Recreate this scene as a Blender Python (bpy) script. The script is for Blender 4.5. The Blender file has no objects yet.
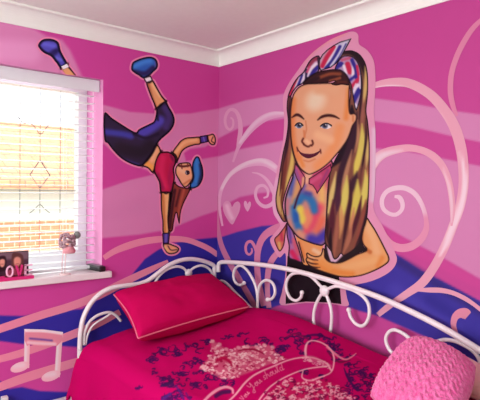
import bpy, bmesh, math, random
import numpy as np
from mathutils import Vector, Matrix, noise
from mathutils.geometry import delaunay_2d_cdt

sc = bpy.context.scene
COL = sc.collection
random.seed(7)

# ------------------------------------------------------------------ camera
CAM = np.array([2.6747917, -2.03509201, 1.5])
YAW, PITCH, ROLL, FPX = 2.4468470356208583, 0.022590129984488554, 0.013231679660942337, 505.456
_f = np.array([math.cos(YAW)*math.cos(PITCH), math.sin(YAW)*math.cos(PITCH), -math.sin(PITCH)])
_r = np.array([math.sin(YAW), -math.cos(YAW), 0.0]); _u = np.cross(_r, _f)
_R = math.cos(ROLL)*_r + math.sin(ROLL)*_u; _U = -math.sin(ROLL)*_r + math.cos(ROLL)*_u

def hit(px, py, ax, v):
    """where the sight line of a photo point meets the plane (axis ax = v), in metres"""
    d = _f + _R*(px-240)/FPX + _U*(200-py)/FPX
    return CAM + d*((v-CAM[ax])/d[ax])

def to_photo(P):
    d = np.asarray(P, float) - CAM
    z = d @ _f
    return np.stack([240+FPX*(d@_R)/z, 200-FPX*(d@_U)/z], -1)

cd = bpy.data.cameras.new('camera')
cam = bpy.data.objects.new('camera', cd); COL.objects.link(cam)
cd.sensor_width = 36; cd.lens = FPX*36/480; cd.clip_start = 0.05
M = Matrix(((_R[0], _U[0], -_f[0], CAM[0]), (_R[1], _U[1], -_f[1], CAM[1]), (_R[2], _U[2], -_f[2], CAM[2]), (0, 0, 0, 1)))
cam.matrix_world = M
sc.camera = cam

# ------------------------------------------------------------------ colour helpers
def lin(c):
    c = np.asarray(c, float)/255.0
    return np.where(c <= 0.04045, c/12.92, ((c+0.055)/1.055)**2.4)

def rgba(c): return tuple(float(x) for x in lin(c)) + (1.0,)

def new_mat(name):
    m = bpy.data.materials.new(name); m.use_nodes = True
    return m, m.node_tree.nodes, m.node_tree.links, m.node_tree.nodes['Principled BSDF']

def plain(name, col, rough=0.5, metal=0.0, var=0.06, scale=30.0, bump=0.0, bscale=200.0, sheen=0.0, coat=0.0, spec=0.5):
    """procedural material: base colour broken up by noise, optional bump"""
    m, N, L, b = new_mat(name)
    tc = N.new('ShaderNodeTexCoord'); nz = N.new('ShaderNodeTexNoise'); nz.inputs['Scale'].default_value = scale
    nz.inputs['Detail'].default_value = 4
    L.new(tc.outputs['Object'], nz.inputs['Vector'])
    mx = N.new('ShaderNodeMix'); mx.data_type = 'RGBA'
    c = lin(col)
    mx.inputs[6].default_value = tuple(np.clip(c*(1-var), 0, 1))+(1,); mx.inputs[7].default_value = tuple(np.clip(c*(1+var), 0, 1))+(1,)
    L.new(nz.outputs['Fac'], mx.inputs[0]); L.new(mx.outputs[2], b.inputs['Base Color'])
    b.inputs['Roughness'].default_value = rough; b.inputs['Metallic'].default_value = metal
    b.inputs['Specular IOR Level'].default_value = spec
    if sheen: b.inputs['Sheen Weight'].default_value = sheen
    if coat: b.inputs['Coat Weight'].default_value = coat
    if bump:
        n2 = N.new('ShaderNodeTexNoise'); n2.inputs['Scale'].default_value = bscale; L.new(tc.outputs['Object'], n2.inputs['Vector'])
        bp = N.new('ShaderNodeBump'); bp.inputs['Strength'].default_value = bump; bp.inputs['Distance'].default_value = 0.002
        L.new(n2.outputs['Fac'], bp.inputs['Height']); L.new(bp.outputs['Normal'], b.inputs['Normal'])
    return m

def painted(name, rough=0.5, bump=0.15, bscale=120.0, sheen=0.0, spec=0.4):
    m, N, L, b = new_mat(name)
    at = N.new('ShaderNodeAttribute'); at.attribute_name = 'Col'
    L.new(at.outputs['Color'], b.inputs['Base Color']); b.inputs['Roughness'].default_value = rough
    b.inputs['Specular IOR Level'].default_value = spec
    if sheen: b.inputs['Sheen Weight'].default_value = sheen
    if bump:
        tc = N.new('ShaderNodeTexCoord'); n2 = N.new('ShaderNodeTexNoise'); n2.inputs['Scale'].default_value = bscale
        L.new(tc.outputs['Object'], n2.inputs['Vector'])
        bp = N.new('ShaderNodeBump'); bp.inputs['Strength'].default_value = bump; bp.inputs['Distance'].default_value = 0.0015
        L.new(n2.outputs['Fac'], bp.inputs['Height']); L.new(bp.outputs['Normal'], b.inputs['Normal'])
    return m

M_WALL = painted('painted_plaster', 0.65, 0.12, 90, spec=0.2)
M_PAINT = painted('mural_paint', 0.7, 0.08, 120, spec=0.12)
M_DUVET = painted('printed_cotton', 0.9, 0.25, 260, spec=0.03)
M_PHOTO = painted('photo_print', 0.25, 0.0)
M_CEIL = plain('ceiling_paint', (236, 240, 230), 0.9, var=0.03, bump=0.1, bscale=120)
M_COVE = plain('coving_paint', (238, 242, 234), 0.7, var=0.02)
M_FLOOR = plain('grey_carpet', (120, 122, 118), 0.95, var=0.2, scale=300, bump=0.5, bscale=500)
M_UPVC = plain('white_window_plastic', (226, 232, 234), 0.35, var=0.02)
M_SILL = plain('white_gloss_sill', (236, 226, 228), 0.35, var=0.03)
M_METAL = plain('white_enamelled_metal', (236, 228, 232), 0.35, var=0.03, coat=0.3)
M_PILLOW = plain('crimson_cotton', (192, 6, 84), 0.9, var=0.08, scale=12, bump=0.3, bscale=180, spec=0.05)
M_PIPE = plain('pink_piping', (228, 110, 140), 0.8)
M_BLACK = plain('black_plastic', (28, 24, 30), 0.35)
M_GREYTOP = plain('grey_plastic', (120, 110, 118), 0.3)
M_LOVE = plain('pink_painted_wood', (214, 40, 120), 0.45)
M_LOVE2 = plain('pale_pink_painted_wood', (238, 175, 205), 0.45)
M_WOOD = plain('white_painted_board', (228, 220, 222), 0.5, var=0.03)
M_CREAM = plain('peach_plush', (236, 190, 180), 0.95, bump=0.6, bscale=220, sheen=0.3)
M_MATT = plain('white_mattress_ticking', (225, 222, 222), 0.9, bump=0.3)
M_LEAD = plain('grey_lead_strip', (120, 120, 118), 0.6)

# ------------------------------------------------------------------ object helpers
WORLD = {}
def link(o, parent=None, wloc=(0, 0, 0)):
    COL.objects.link(o)
    WORLD[o.name] = Vector(wloc)
    if parent is not None:
        o.parent = parent; o.location = Vector(wloc) - WORLD[parent.name]
    else:
        o.location = wloc
    return o

def thing(name, label, cat, loc, group=None):
    o = bpy.data.objects.new(name, None); o.empty_display_size = 0.1
    link(o, None, loc); o['label'] = label; o['category'] = cat
    if group: o['group'] = group
    return o

def tag(o, label, cat, group=None):
    o['label'] = label; o['category'] = cat
    if group: o['group'] = group
    return o

def structure(o):
    o['kind'] = 'structure'; return o

def mk(name, verts, faces, mat, parent=None, cols=None, smooth=False, center=True):
    verts = np.asarray(verts, float)
    c = (verts.min(0)+verts.max(0))/2 if center else np.zeros(3)
    me = bpy.data.meshes.new(name)
    me.from_pydata((verts-c).tolist(), [], [list(map(int, f)) for f in faces]); me.update()
    for m in (mat if isinstance(mat, (list, tuple)) else [mat]): me.materials.append(m)
    if cols is not None:
        a = me.color_attributes.new('Col', 'FLOAT_COLOR', 'POINT')
        q = np.ones((len(verts), 4), np.float32); q[:, :3] = cols
        a.data.foreach_set('color', q.ravel())
    if smooth: me.polygons.foreach_set('use_smooth', [True]*len(me.polygons))
    return link(bpy.data.objects.new(name, me), parent, c)

class MB:
    """collects shapes into ONE mesh"""
    def __init__(s): s.v = []; s.f = []
    def add(s, v, f):
        n = len(s.v); s.v += [tuple(p) for p in v]; s.f += [[i+n for i in q] for q in f]; return s
    def box(s, lo, hi, rot=None, about=None):
        (a, b, c), (d, e, g) = lo, hi
        v = [Vector(p) for p in ((a,b,c),(d,b,c),(d,e,c),(a,e,c),(a,b,g),(d,b,g),(d,e,g),(a,e,g))]
        if rot is not None:
            ce = Vector(about) if about is not None else (Vector(lo)+Vector(hi))/2
            v = [ce + rot @ (p-ce) for p in v]
        return s.add(v, [[3,2,1,0],[4,5,6,7],[0,1,5,4],[1,2,6,5],[2,3,7,6],[3,0,4,7]])
    def ball(s, c, r, nu=10, nv=7, sq=(1,1,1)):
        v = [(c[0], c[1], c[2]+r*sq[2])]; f = []
        for j in range(1, nv):
            t = math.pi*j/nv
            for i in range(nu):
                a = 2*math.pi*i/nu
                v.append((c[0]+r*sq[0]*math.sin(t)*math.cos(a), c[1]+r*sq[1]*math.sin(t)*math.sin(a), c[2]+r*sq[2]*math.cos(t)))
        v.append((c[0], c[1], c[2]-r*sq[2])); e = len(v)-1
        for i in range(nu):
            f.append([0, 1+i, 1+(i+1) % nu]); f.append([e, e-nu+(i+1) % nu, e-nu+i])
        for j in range(nv-2):
            for i in range(nu):
                a = 1+j*nu; f.append([a+i, a+nu+i, a+nu+(i+1) % nu, a+(i+1) % nu])
        return s.add(v, f)
    def tube(s, pts, r, res=8, closed=False):
        P = [Vector(p) for p in pts]; n = len(P); v = []; f = []
        rr = r if isinstance(r, (list, tuple)) else [r]*n
        up = None
        for i in range(n):
            if closed: t = (P[(i+1) % n]-P[i-1])
            else: t = P[min(i+1, n-1)]-P[max(i-1, 0)]
            t.normalize()
            if up is None:
                up = t.orthogonal().normalized()
            else:
                up = (up - t*up.dot(t)).normalized()
            b = t.cross(up)
            for k in range(res):
                a = 2*math.pi*k/res; v.append(P[i] + (up*math.cos(a)+b*math.sin(a))*rr[i])
        m = n if closed else n-1
        for i in range(m):
            j = (i+1) % n
            for k in range(res):
                f.append([i*res+k, i*res+(k+1) % res, j*res+(k+1) % res, j*res+k])
        if not closed:
            f.append(list(range(res))[::-1]); f.append([(n-1)*res+k for k in range(res)])
        return s.add(v, f)
    def prism(s, prof, axis_fn, a, b):
        """extrude a closed 2-D profile between parameter a and b with axis_fn(p, t) -> xyz"""
        n = len(prof)
        v = [axis_fn(p, a) for p in prof]+[axis_fn(p, b) for p in prof]
        f = [[i, (i+1) % n, n+(i+1) % n, n+i] for i in range(n)]+[list(range(n))[::-1], [n+i for i in range(n)]]
        return s.add(v, f)
    def build(s, name, mat, parent=None, smooth=False, bevel=0.0):
        o = mk(name, s.v, s.f, mat, parent, smooth=smooth)
        bm = bmesh.new(); bm.from_mesh(o.data); bmesh.ops.recalc_face_normals(bm, faces=bm.faces); bm.to_mesh(o.data); bm.free()
        if bevel:
            bv = o.modifiers.new('bevel', 'BEVEL'); bv.width = bevel; bv.segments = 2; bv.limit_method = 'ANGLE'
        return o

def crv(pts, n=6, closed=False):
    """Catmull-Rom through the points"""
    P = np.asarray(pts, float); m = len(P); out = []
    rng = range(m) if closed else range(m-1)
    for i in rng:
        p0 = P[i-1] if (closed or i > 0) else 2*P[0]-P[1]
        p1 = P[i]; p2 = P[(i+1) % m]
        p3 = P[(i+2) % m] if (closed or i+2 < m) else 2*P[-1]-P[-2]
        for k in range(n):
            t = k/n
            out.append(0.5*((2*p1)+(-p0+p2)*t+(2*p0-5*p1+4*p2-p3)*t*t+(-p0+3*p1-3*p2+p3)*t**3))
    if not closed: out.append(P[-1])
    return np.array(out)

# ------------------------------------------------------------------ brush engine: paints are colours of the wall itself
def seg_dist(Q, pts, w=None):
    best = np.full(len(Q), 1e9); ww = np.zeros(len(Q))
    for i in range(len(pts)-1):
        a = pts[i]; d = pts[i+1]-a; L = d@d
        if L < 1e-12: continue
        t = np.clip(((Q-a)@d)/L, 0, 1)
        e = np.hypot(*(Q-a-t[:, None]*d).T)
        if w is not None:
            wl = w[i]+(w[i+1]-w[i])*t
            e2 = e-wl/2
            m = e2 < best
            best = np.where(m, e2, best)
        else:
            best = np.minimum(best, e)
    return best

def inside(Q, poly):
    x, y = Q[:, 0], Q[:, 1]; c = np.zeros(len(Q), bool); n = len(poly)
    for i in range(n):
        x1, y1 = poly[i]; x2, y2 = poly[i-1]
        if y1 == y2: continue
        m = ((y1 > y) != (y2 > y)) & (x < (x2-x1)*(y-y1)/(y2-y1)+x1)
        c ^= m
    return c

def paint(Q, base, ops, outline=None):
    C = np.empty((len(Q), 3)); C[:] = base
    for o in ops:
        k = o[0]
        if k == 'p':      # ('p', polygon, colour, softness, alpha, smooth)
            _, pts, col, soft = o[:4]; al = o[4] if len(o) > 4 else 1.0
            pts = np.asarray(pts, float)
            if len(o) <= 5 or o[5]: pts = crv(pts, 4, True)
            lo, hi = pts.min(0)-soft, pts.max(0)+soft
            idx = np.nonzero(((Q >= lo) & (Q <= hi)).all(1))[0]
            if not len(idx): continue
            q = Q[idx]
            d = seg_dist(q, np.vstack([pts, pts[:1]])); d = np.where(inside(q, pts), -d, d)
            a = np.clip(0.5-d/max(soft, 1e-3), 0, 1)
        elif k == 's':    # ('s', stroke, width(s), colour, softness, alpha)
            _, pts, w, col, soft = o[:5]; al = o[5] if len(o) > 5 else 1.0
            pts = np.asarray(pts, float); n = len(pts)
            ws = np.full(n, float(w)) if np.isscalar(w) else np.interp(np.linspace(0, 1, n), np.linspace(0, 1, len(w)), w)
            if n > 2:
                pw = crv(np.column_stack([pts, ws]), 6); pts, ws = pw[:, :2], pw[:, 2]
            mw = ws.max()+soft
            lo, hi = pts.min(0)-mw, pts.max(0)+mw
            idx = np.nonzero(((Q >= lo) & (Q <= hi)).all(1))[0]
            if not len(idx): continue
            d = seg_dist(Q[idx], pts, ws)
            a = np.clip(0.5-d/max(soft, 1e-3), 0, 1)
        elif k == 'o':    # ('o', width, colour, softness): the brushed contour of the shape
            _, w, col, soft = o; al = 1.0
            idx = np.arange(len(Q)); d = seg_dist(Q, np.vstack([outline, outline[:1]]))-w/2
            a = np.clip(0.5-d/max(soft, 1e-3), 0, 1)
        a = (a*a*(3-2*a)*al)[:, None]
        C[idx] = C[idx]*(1-a)+np.asarray(col, float)*a
    return C

GAIN = {'R': np.array([0.84, 0.84, 0.87]), 'L': np.array([1.32, 1.36, 1.45])}  # left wall paint brightened to stand in for light it lacks
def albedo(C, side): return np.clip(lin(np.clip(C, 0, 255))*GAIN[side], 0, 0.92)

PLANES = {'R': (1, -1), 'L': (0, 1)}      # plane axis, direction into the room
def wall_patch(name, poly, side, layer, base, ops=(), parent=None, step=0.0045, smooth=True, stroke=None):
    """a painted shape lying on wall R (y=0) or L (x=0); poly or (stroke, widths) in photo points"""
    ax, sg = PLANES[side]; off = sg*0.0002*layer
    other = 0 if ax == 1 else 1
    if stroke is not None:
        pts, w = stroke; n = len(pts)
        ws = np.full(n, float(w)) if np.isscalar(w) else np.interp(np.linspace(0, 1, n), np.linspace(0, 1, len(w)), w)
        pw = crv(np.column_stack([np.asarray(pts, float), ws]), 7)
        p = pw[:, :2]; t = np.gradient(p, axis=0); t /= np.linalg.norm(t, axis=1)[:, None]+1e-9
        nn = np.column_stack([-t[:, 1], t[:, 0]])*(pw[:, 2:3]/2)
        rows = []; K = 5; Q = []
        for k in range(K): Q.append(p+nn*(2*k/(K-1)-1))
        Q = np.array(Q)
        V = np.array([[hit(x, y, ax, off) for x, y in row] for row in Q])
        m = len(p); F = []
        for k in range(K-1):
            for i in range(m-1): F.append([k*m+i, k*m+i+1, (k+1)*m+i+1, (k+1)*m+i])
        V = V.reshape(-1, 3); Q = Q.reshape(-1, 2)
        C = paint(Q, base, ops)
        o = mk(name, V, F, M_PAINT, parent, albedo(C, side))
    else:
        pts = np.asarray(poly, float)
        if smooth: pts = crv(pts, 4, True)
        W = np.array([hit(x, y, ax, off) for x, y in pts])[:, [other, 2]]
        lo, hi = W.min(0), W.max(0)
        gx, gz = np.meshgrid(np.arange(lo[0], hi[0], step), np.arange(lo[1], hi[1], step))
        G = np.column_stack([gx.ravel(), gz.ravel()])
        G = G[inside(G, W)]
        if len(G):
            G = G[seg_dist(G, np.vstack([W, W[:1]])) > step*0.45]
        allp = [Vector(p) for p in W]+[Vector(p) for p in G]
        nv, _, nf, *_ = delaunay_2d_cdt(allp, [], [list(range(len(W)))], 1, 1e-5)
        V2 = np.array([tuple(v) for v in nv])
        V = np.zeros((len(V2), 3)); V[:, other] = V2[:, 0]; V[:, 2] = V2[:, 1]; V[:, ax] = off
        F = [list(f) for f in nf]
        C = paint(to_photo(V), base, ops, pts)
        o = mk(name, V, F, M_PAINT, parent, albedo(C, side))
    # all faces look into the room
    want = Vector((0, 0, 0)); want[ax] = sg
    bm = bmesh.new(); bm.from_mesh(o.data)
    bad = [f for f in bm.faces if f.normal.dot(want) < 0]
    if bad: bmesh.ops.reverse_faces(bm, faces=bad)
    bm.to_mesh(o.data); bm.free()
    return o

def grown(poly, g):
    """outline pushed out by g photo points (for the sprayed halo)"""
    p = crv(np.asarray(poly, float), 3, True)
    a = np.roll(p, -1, 0)-np.roll(p, 1, 0)
    n = np.column_stack([a[:, 1], -a[:, 0]]); n /= np.linalg.norm(n, axis=1)[:, None]+1e-9
    area = 0.5*np.sum(p[:, 0]*np.roll(p[:, 1], -1)-np.roll(p[:, 0], -1)*p[:, 1])
    if area < 0: n = -n
    return p+n*g

# ================================================================== THE ROOM
ZC, XMAX, YMIN = 2.39, 3.5, -3.5
WY0, WY1, WZ0, WZ1 = -2.01, -0.812, 1.022, 2.098      # window recess
WT = 0.30                                            # recess depth

structure(mk('floor', [(-0.2, YMIN-0.2, 0), (XMAX+0.2, YMIN-0.2, 0), (XMAX+0.2, 0.2, 0), (-0.2, 0.2, 0)], [[0, 1, 2, 3]], M_FLOOR))
structure(MB().box((-0.2, YMIN-0.2, ZC), (XMAX+0.2, 0.2, ZC+0.12)).build('ceiling', M_CEIL))

DP_R, LP_R, BL_R = (199, 72, 148), (212, 134, 180), (60, 50, 156)
DP_L, LP_L, BL_L = (182, 60, 132), (192, 116, 156), (44, 36, 134)

ops_R = [
    # dark upper pink / pale band / dark band / pale field / dark hill / blue wave / pink foot
    ('p', [(190,112),(219,108.5),(245,100.5),(285,93.5),(330,92),(372,98),(410,103),(447,110),(480,114.5),(520,120),(520,146),(480,142),(447,135),(410,126),(374,121),(330,118),(284,118.5),(260,122),(237,129),(219,138),(190,146)], LP_R, 2.5, 1, 0),
    ('p', [(190,164),(219,156.5),(237,150),(260,145),(283,140.5),(330,142),(374,148),(410,152),(440,158),(480,166),(540,176),(540,310),(480,279),(440,256),(420,246),(400,235),(380,223),(330,196),(280,191.5),(260,193),(240,197),(219,208),(190,217)], LP_R, 3, 1, 0),
    ('s', [(219,216),(245,205),(280,200),(300,200)], 6, (206,84,156), 10, 0.5),
    ('s', [(395,240),(430,258),(480,285)], 9, (206,72,150), 6, 0.7),
    ('p', [(190,239),(219,238),(237,232),(262,226),(277,225),(320,222),(370,238),(399,256),(422,271),(442,281),(480,301),(540,335),(540,420),(190,420)], BL_R, 2, 1, 0),
    ('s', [(400,262),(430,280),(470,304),(500,322)], 9, (48,34,112), 9, 0.75),
    ('s', [(395,290),(425,312),(455,330)], 14, (82,72,182), 12, 0.45),
    ('s', [(430,300),(450,312)], 10, (40,34,130), 10, 0.5),
    ('p', [(268,320),(271,308),(281,304.5),(306,302),(341,304),(360,311),(377,315.5),(400,325.5),(425,336.5),(450,348),(470,361),(485,369),(540,395),(540,520),(190,520),(250,400)], (201, 74, 152), 2.5, 1, 0),
]
ops_L = [
    ('p', [(-30,10),(20,20),(46,36),(62,40),(70,50),(82,76),(60,90),(-30,90)], LP_L, 5, 1, 0),
    ('s', [(-10,50),(30,52)], 22, (214,150,186), 14, 0.5),
    ('p', [(90,101),(104,105),(130,112),(160,114),(190,113.5),(222,108),(222,138),(219,139),(205,147),(190,149),(184,153),(186,161),(205,158.5),(222,155.5),(222,209),(200,216.5),(175,227),(160,231),(140,234.5),(104,238),(90,240)], LP_L, 2.5, 1, 0),
    ('p', [(90,138),(104,144),(113,152),(128,163),(142,168.5),(156,174),(130,180),(104,189),(90,193)], DP_L, 2.5, 1, 0),
    ('s', [(104,215),(140,205)], 16, (186,112,152), 14, 0.5),
    ('p', [(130,277),(136,270),(145,259),(158,250),(172,243.5),(195,239.5),(222,237),(222,420),(100,420),(112,300)], BL_L, 2, 1, 0),
    ('p', [(-30,318),(0,315.5),(25,316),(50,311.5),(82,309),(110,292),(135,282),(150,300),(130,350),(77,347),(62,346),(22,344),(0,341),(-30,337)], BL_L, 2, 1, 0),
    ('p', [(-30,370),(0,381),(9,389),(22,387),(40,391),(77,392.5),(110,400),(110,480),(-30,480)], BL_L, 2, 1, 0),
]

def lattice(breaks, step):
    out = []
    for a, b in zip(breaks[:-1], breaks[1:]):
        n = max(1, int(round((b-a)/(step if a >= FINE[0] and b <= FINE[1] else 0.2))))
        out += list(np.linspace(a, b, n, endpoint=False))
    return np.array(out+[breaks[-1]])

def wall_grid(us, zs, side, hole=None):
    ax = PLANES[side][0]; other = 1-ax
    U, Z = np.meshgrid(us, zs); V = np.zeros((U.size, 3)); V[:, other] = U.ravel(); V[:, 2] = Z.ravel()
    n = len(us); F = []
    for j in range(len(zs)-1):
        zc = (zs[j]+zs[j+1])/2
        for i in range(n-1):
            uc = (us[i]+us[i+1])/2
            if hole and hole[0] < uc < hole[1] and hole[2] < zc < hole[3]: continue
            a = j*n+i
            F.append([a, a+1, a+n+1, a+n] if side == 'R' else [a+1, a, a+n, a+n+1][::-1])
    if side == 'R': pass
    return V, F

FINE = (-0.01, 2.11)
usR = lattice([0, 2.1, XMAX], 0.006)
FINE = (0.29, 2.4)
zs = lattice([0, 0.3, ZC], 0.006)
V, F = wall_grid(usR, zs, 'R')
C = albedo(paint(to_photo(V), DP_R, ops_R), 'R')
nv = len(V)
bx = MB().box((-0.2, 0.001, -0.05), (XMAX+0.2, 0.16, ZC+0.02))
V2 = np.vstack([V, np.array(bx.v)]); F2 = F+[[i+nv for i in q] for q in bx.f]
C2 = np.vstack([C, np.tile(albedo(np.array([DP_R]), 'R'), (8, 1))])
structure(mk('wall_right', V2, F2, M_WALL, cols=C2))

FINE = (-1.46, 0.01)
usL = lattice([YMIN, WY0, -1.45, WY1, 0], 0.006)
FINE = (0.29, 2.4)
zsL = lattice([0, 0.3, WZ0, WZ1, ZC], 0.006)
V, F = wall_grid(usL, zsL, 'L', (WY0, WY1, WZ0, WZ1))
Cp = paint(to_photo(V), DP_L, ops_L)
C = albedo(Cp, 'L'); nv = len(V)
bx = MB()
for lo, hi in (((-WT-0.06, YMIN-0.2, -0.05), (-0.001, 0.0, WZ0)), ((-WT-0.06, YMIN-0.2, WZ1), (-0.001, 0.0, ZC+0.02)),
               ((-WT-0.06, YMIN-0.2, WZ0), (-0.001, WY0, WZ1)), ((-WT-0.06, WY1, WZ0), (-0.001, 0.0, WZ1))):
    bx.box(lo, hi)
V2 = np.vstack([V, np.array(bx.v)]); F2 = F+[[i+nv for i in q] for q in bx.f]
C2 = np.vstack([C, np.tile(albedo(np.array([(190, 124, 158)]), 'L'), (len(bx.v), 1))])
structure(mk('wall_left', V2, F2, M_WALL, cols=C2))

# the two walls behind the photographer, one with an opening added to let fill light in
M_BACK = plain('pale_grey_plaster', (205, 205, 200), 0.7, var=0.03)
structure(MB().box((XMAX, YMIN-0.2, 0), (XMAX+0.15, 0, ZC)).build('wall_far_right', M_BACK))
bw = MB()
BX0, BX1, BZ0, BZ1 = 0.7, 2.9, 0.85, 2.15
for lo, hi in (((0, YMIN-0.15, 0), (XMAX, YMIN, BZ0)), ((0, YMIN-0.15, BZ1), (XMAX, YMIN, ZC)),
               ((0, YMIN-0.15, BZ0), (BX0, YMIN, BZ1)), ((BX1, YMIN-0.15, BZ0), (XMAX, YMIN, BZ1))):
    bw.box(lo, hi)
structure(bw.build('wall_near', M_BACK))

# coving
def cove(t0, t1, fn, name):
    prof = [(0, ZC), (0, 2.3), (0.006, 2.3)]
    for k in range(9):
        a = math.pi/2*k/8
        prof.append((0.006+0.052*(1-math.cos(a)), 2.312+0.066*math.sin(a)))
    prof += [(0.066, 2.378), (0.070, 2.381), (0.070, ZC)]
    return structure(MB().prism(prof, fn, t0, t1).build(name, M_COVE))
cove(-3.5, -0.0, lambda p, t: (p[0], t if t < -1 else -p[0], p[1]), 'trim_1')
cove(0.0, 3.5, lambda p, t: (t if t > 1 else p[0], -p[0], p[1]), 'trim_2')

# ------------------------------------------------------------------ window in the left wall
win = structure(bpy.data.objects.new('window_1', None)); link(win, None, (-0.14, (WY0+WY1)/2, WZ0))
fx0, fx1 = -0.275, -0.215
fr = MB()
fw = 0.085
fr.box((fx0, WY0, WZ0-0.01), (fx1, WY1, WZ0+0.02+fw)); fr.box((fx0, WY0, WZ1-0.05), (fx1, WY1, WZ1))
fr.box((fx0, WY1-0.055, WZ0+0.02+fw), (fx1, WY1, WZ1-0.05)); fr.box((fx0, WY0, WZ0+0.02+fw), (fx1, WY0+fw, WZ1-0.05))
fr.box((fx0, -1.44, WZ0+0.02+fw), (fx1, -1.37, WZ1-0.05))
structure(fr.build('window_frame', M_UPVC, win, bevel=0.004))
gm, N, L, b = new_mat('window_glass')
N.remove(b); tr = N.new('ShaderNodeBsdfTransparent'); gl = N.new('ShaderNodeBsdfGlossy'); gl.inputs['Roughness'].default_value = 0.02
mxs = N.new('ShaderNodeMixShader'); mxs.inputs[0].default_value = 0.05
L.new(tr.outputs[0], mxs.inputs[1]); L.new(gl.outputs[0], mxs.inputs[2]); L.new(mxs.outputs[0], N['Material Output'].inputs['Surface'])
structure(MB().box((-0.248, -1.37, WZ0+0.1), (-0.242, WY1-0.055, WZ1-0.05)).build('window_pane', gm, win))
structure(MB().box((-0.248, WY0+fw, WZ0+0.1), (-0.242, -1.44, WZ1-0.05)).build('window_pane', gm, win))
ld = MB(); LX = -0.239
def lead(pts, r=0.0022): ld.tube([(LX, y, z) for y, z in pts], r, 4)
zt, zb = WZ1-0.05, WZ0+0.105
cy, hw = -1.077, 0.055
for yy in (-1.185, -0.963): lead([(yy, zb), (yy, zt)])
lead([(cy, 1.646), (cy, zt)]); lead([(cy, zb), (cy, 1.488)])
lead([(-1.37, 1.475), (-0.866, 1.475)]); lead([(-1.37, 1.831), (-0.866, 1.831)])
lead([(cy, 1.646), (cy-hw, 1.562), (cy, 1.488), (cy+hw, 1.562), (cy, 1.646)], 0.004)
lead(crv([(-1.196, 1.875), (-1.165, 1.845), (-1.135, 1.85), (-1.108, 1.83), (cy, 1.79), (-1.05, 1.82), (-1.03, 1.85)], 4), 0.0028)
lead(crv([(-1.135, 1.345), (-1.105, 1.37), (cy, 1.395), (-1.05, 1.37), (-1.02, 1.345)], 4), 0.0028)
structure(ld.build('leading', M_LEAD, win))
sill = structure(MB().box((-0.215, WY0-0.04, WZ0-0.034), (0.032, WY1+0.048, WZ0+0.003)).build('window_sill', M_SILL, win, bevel=0.006))

# venetian blind hanging in the recess
blind = thing('venetian_blind', 'white slatted venetian blind hanging in the window recess', 'blind', (-0.1, (WY0+WY1)/2, WZ1))
by0, by1 = WY0+0.012, WY1-0.005
MB().box((-0.128, by0, WZ1-0.045), (-0.076, by1, WZ1-0.002)).build('headrail', M_UPVC, blind)
MB().box((-0.046, by0, WZ1-0.066), (-0.034, by1, WZ1-0.001)).build('valance', M_UPVC, blind, bevel=0.003)
bm_s, N, L, b = new_mat('blind_slat_plastic')
b.inputs['Base Color'].default_value = rgba((240, 243, 243)); b.inputs['Roughness'].default_value = 0.35
tl = N.new('ShaderNodeBsdfTranslucent'); tl.inputs['Color'].default_value = rgba((240, 243, 243)); ms = N.new('ShaderNodeMixShader'); ms.inputs[0].default_value = 0.45
L.new(b.outputs[0], ms.inputs[1]); L.new(tl.outputs[0], ms.inputs[2]); L.new(ms.outputs[0], N['Material Output'].inputs['Surface'])
nzz = N.new('ShaderNodeTexNoise'); nzz.inputs['Scale'].default_value = 8
rp = N.new('ShaderNodeMapRange'); rp.inputs[3].default_value = 0.3; rp.inputs[4].default_value = 0.42
L.new(nzz.outputs['Fac'], rp.inputs[0]); L.new(rp.outputs[0], b.inputs['Roughness'])
pitch = 0.0425; nsl = 23
ztop = WZ1-0.083
for k in range(nsl):
    z = ztop-k*pitch
    sl = MB()
    prof = []
    for i in range(7):
        s = i/6*2-1; prof.append((-0.102+0.0245*s, z+0.0028*(1-s*s)))
    prof = prof+[(x, q-0.0022) for x, q in reversed(prof)]
    sl.prism(prof, lambda p, t: (p[0], t, p[1]), by0+0.006, by1-0.006)
    sl.build('slat', bm_s, blind)
zbot = ztop-nsl*pitch
MB().box((-0.126, by0+0.006, zbot-0.004), (-0.078, by1-0.006, zbot+0.012)).build('bottom_rail', M_UPVC, blind, bevel=0.003)
for y in (by1-0.17, by1-0.62, by0+0.2):
    c = MB()
    for x in (-0.127, -0.077): c.tube([(x, y, WZ1-0.045), (x, y, zbot)], 0.0009, 4)
    c.build('ladder_cord', M_UPVC, blind)
MB().tube([(-0.066, by1-0.025, WZ1-0.06), (-0.066, by1-0.022, 1.25)], 0.0014, 5).build('pull_cord', M_UPVC, blind)

# ------------------------------------------------------------------ the neighbour's house outside
def brick_mat(name, c1, c2, mortar, sx):
    m, N, L, b = new_mat(name)
    tc = N.new('ShaderNodeTexCoord'); mp = N.new('ShaderNodeMapping'); mp.inputs['Rotation'].default_value = (math.pi/2, 0, math.pi/2)
    L.new(tc.outputs['Object'], mp.inputs[0])
    sep = N.new('ShaderNodeSeparateXYZ'); cmb = N.new('ShaderNodeCombineXYZ')
    L.new(tc.outputs['Object'], sep.inputs[0]); L.new(sep.outputs['Y'], cmb.inputs['X']); L.new(sep.outputs['Z'], cmb.inputs['Y'])
    br = N.new('ShaderNodeTexBrick'); br.inputs['Scale'].default_value = sx
    br.inputs['Color1'].default_value = rgba(c1); br.inputs['Color2'].default_value = rgba(c2); br.inputs['Mortar'].default_value = rgba(mortar)
    L.new(cmb.outputs[0], br.inputs['Vector']); L.new(br.outputs['Color'], b.inputs['Base Color']); b.inputs['Roughness'].default_value = 0.9
    return m
M_BRICK = brick_mat('orange_brick', (206, 112, 80), (212, 126, 92), (214, 180, 160), 3.0)
M_TILE = brick_mat('orange_roof_tile', (208, 150, 112), (196, 136, 100), (140, 100, 84), 2.2)
M_RENDER = plain('cream_render', (240, 240, 226), 0.9, var=0.04)
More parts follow.
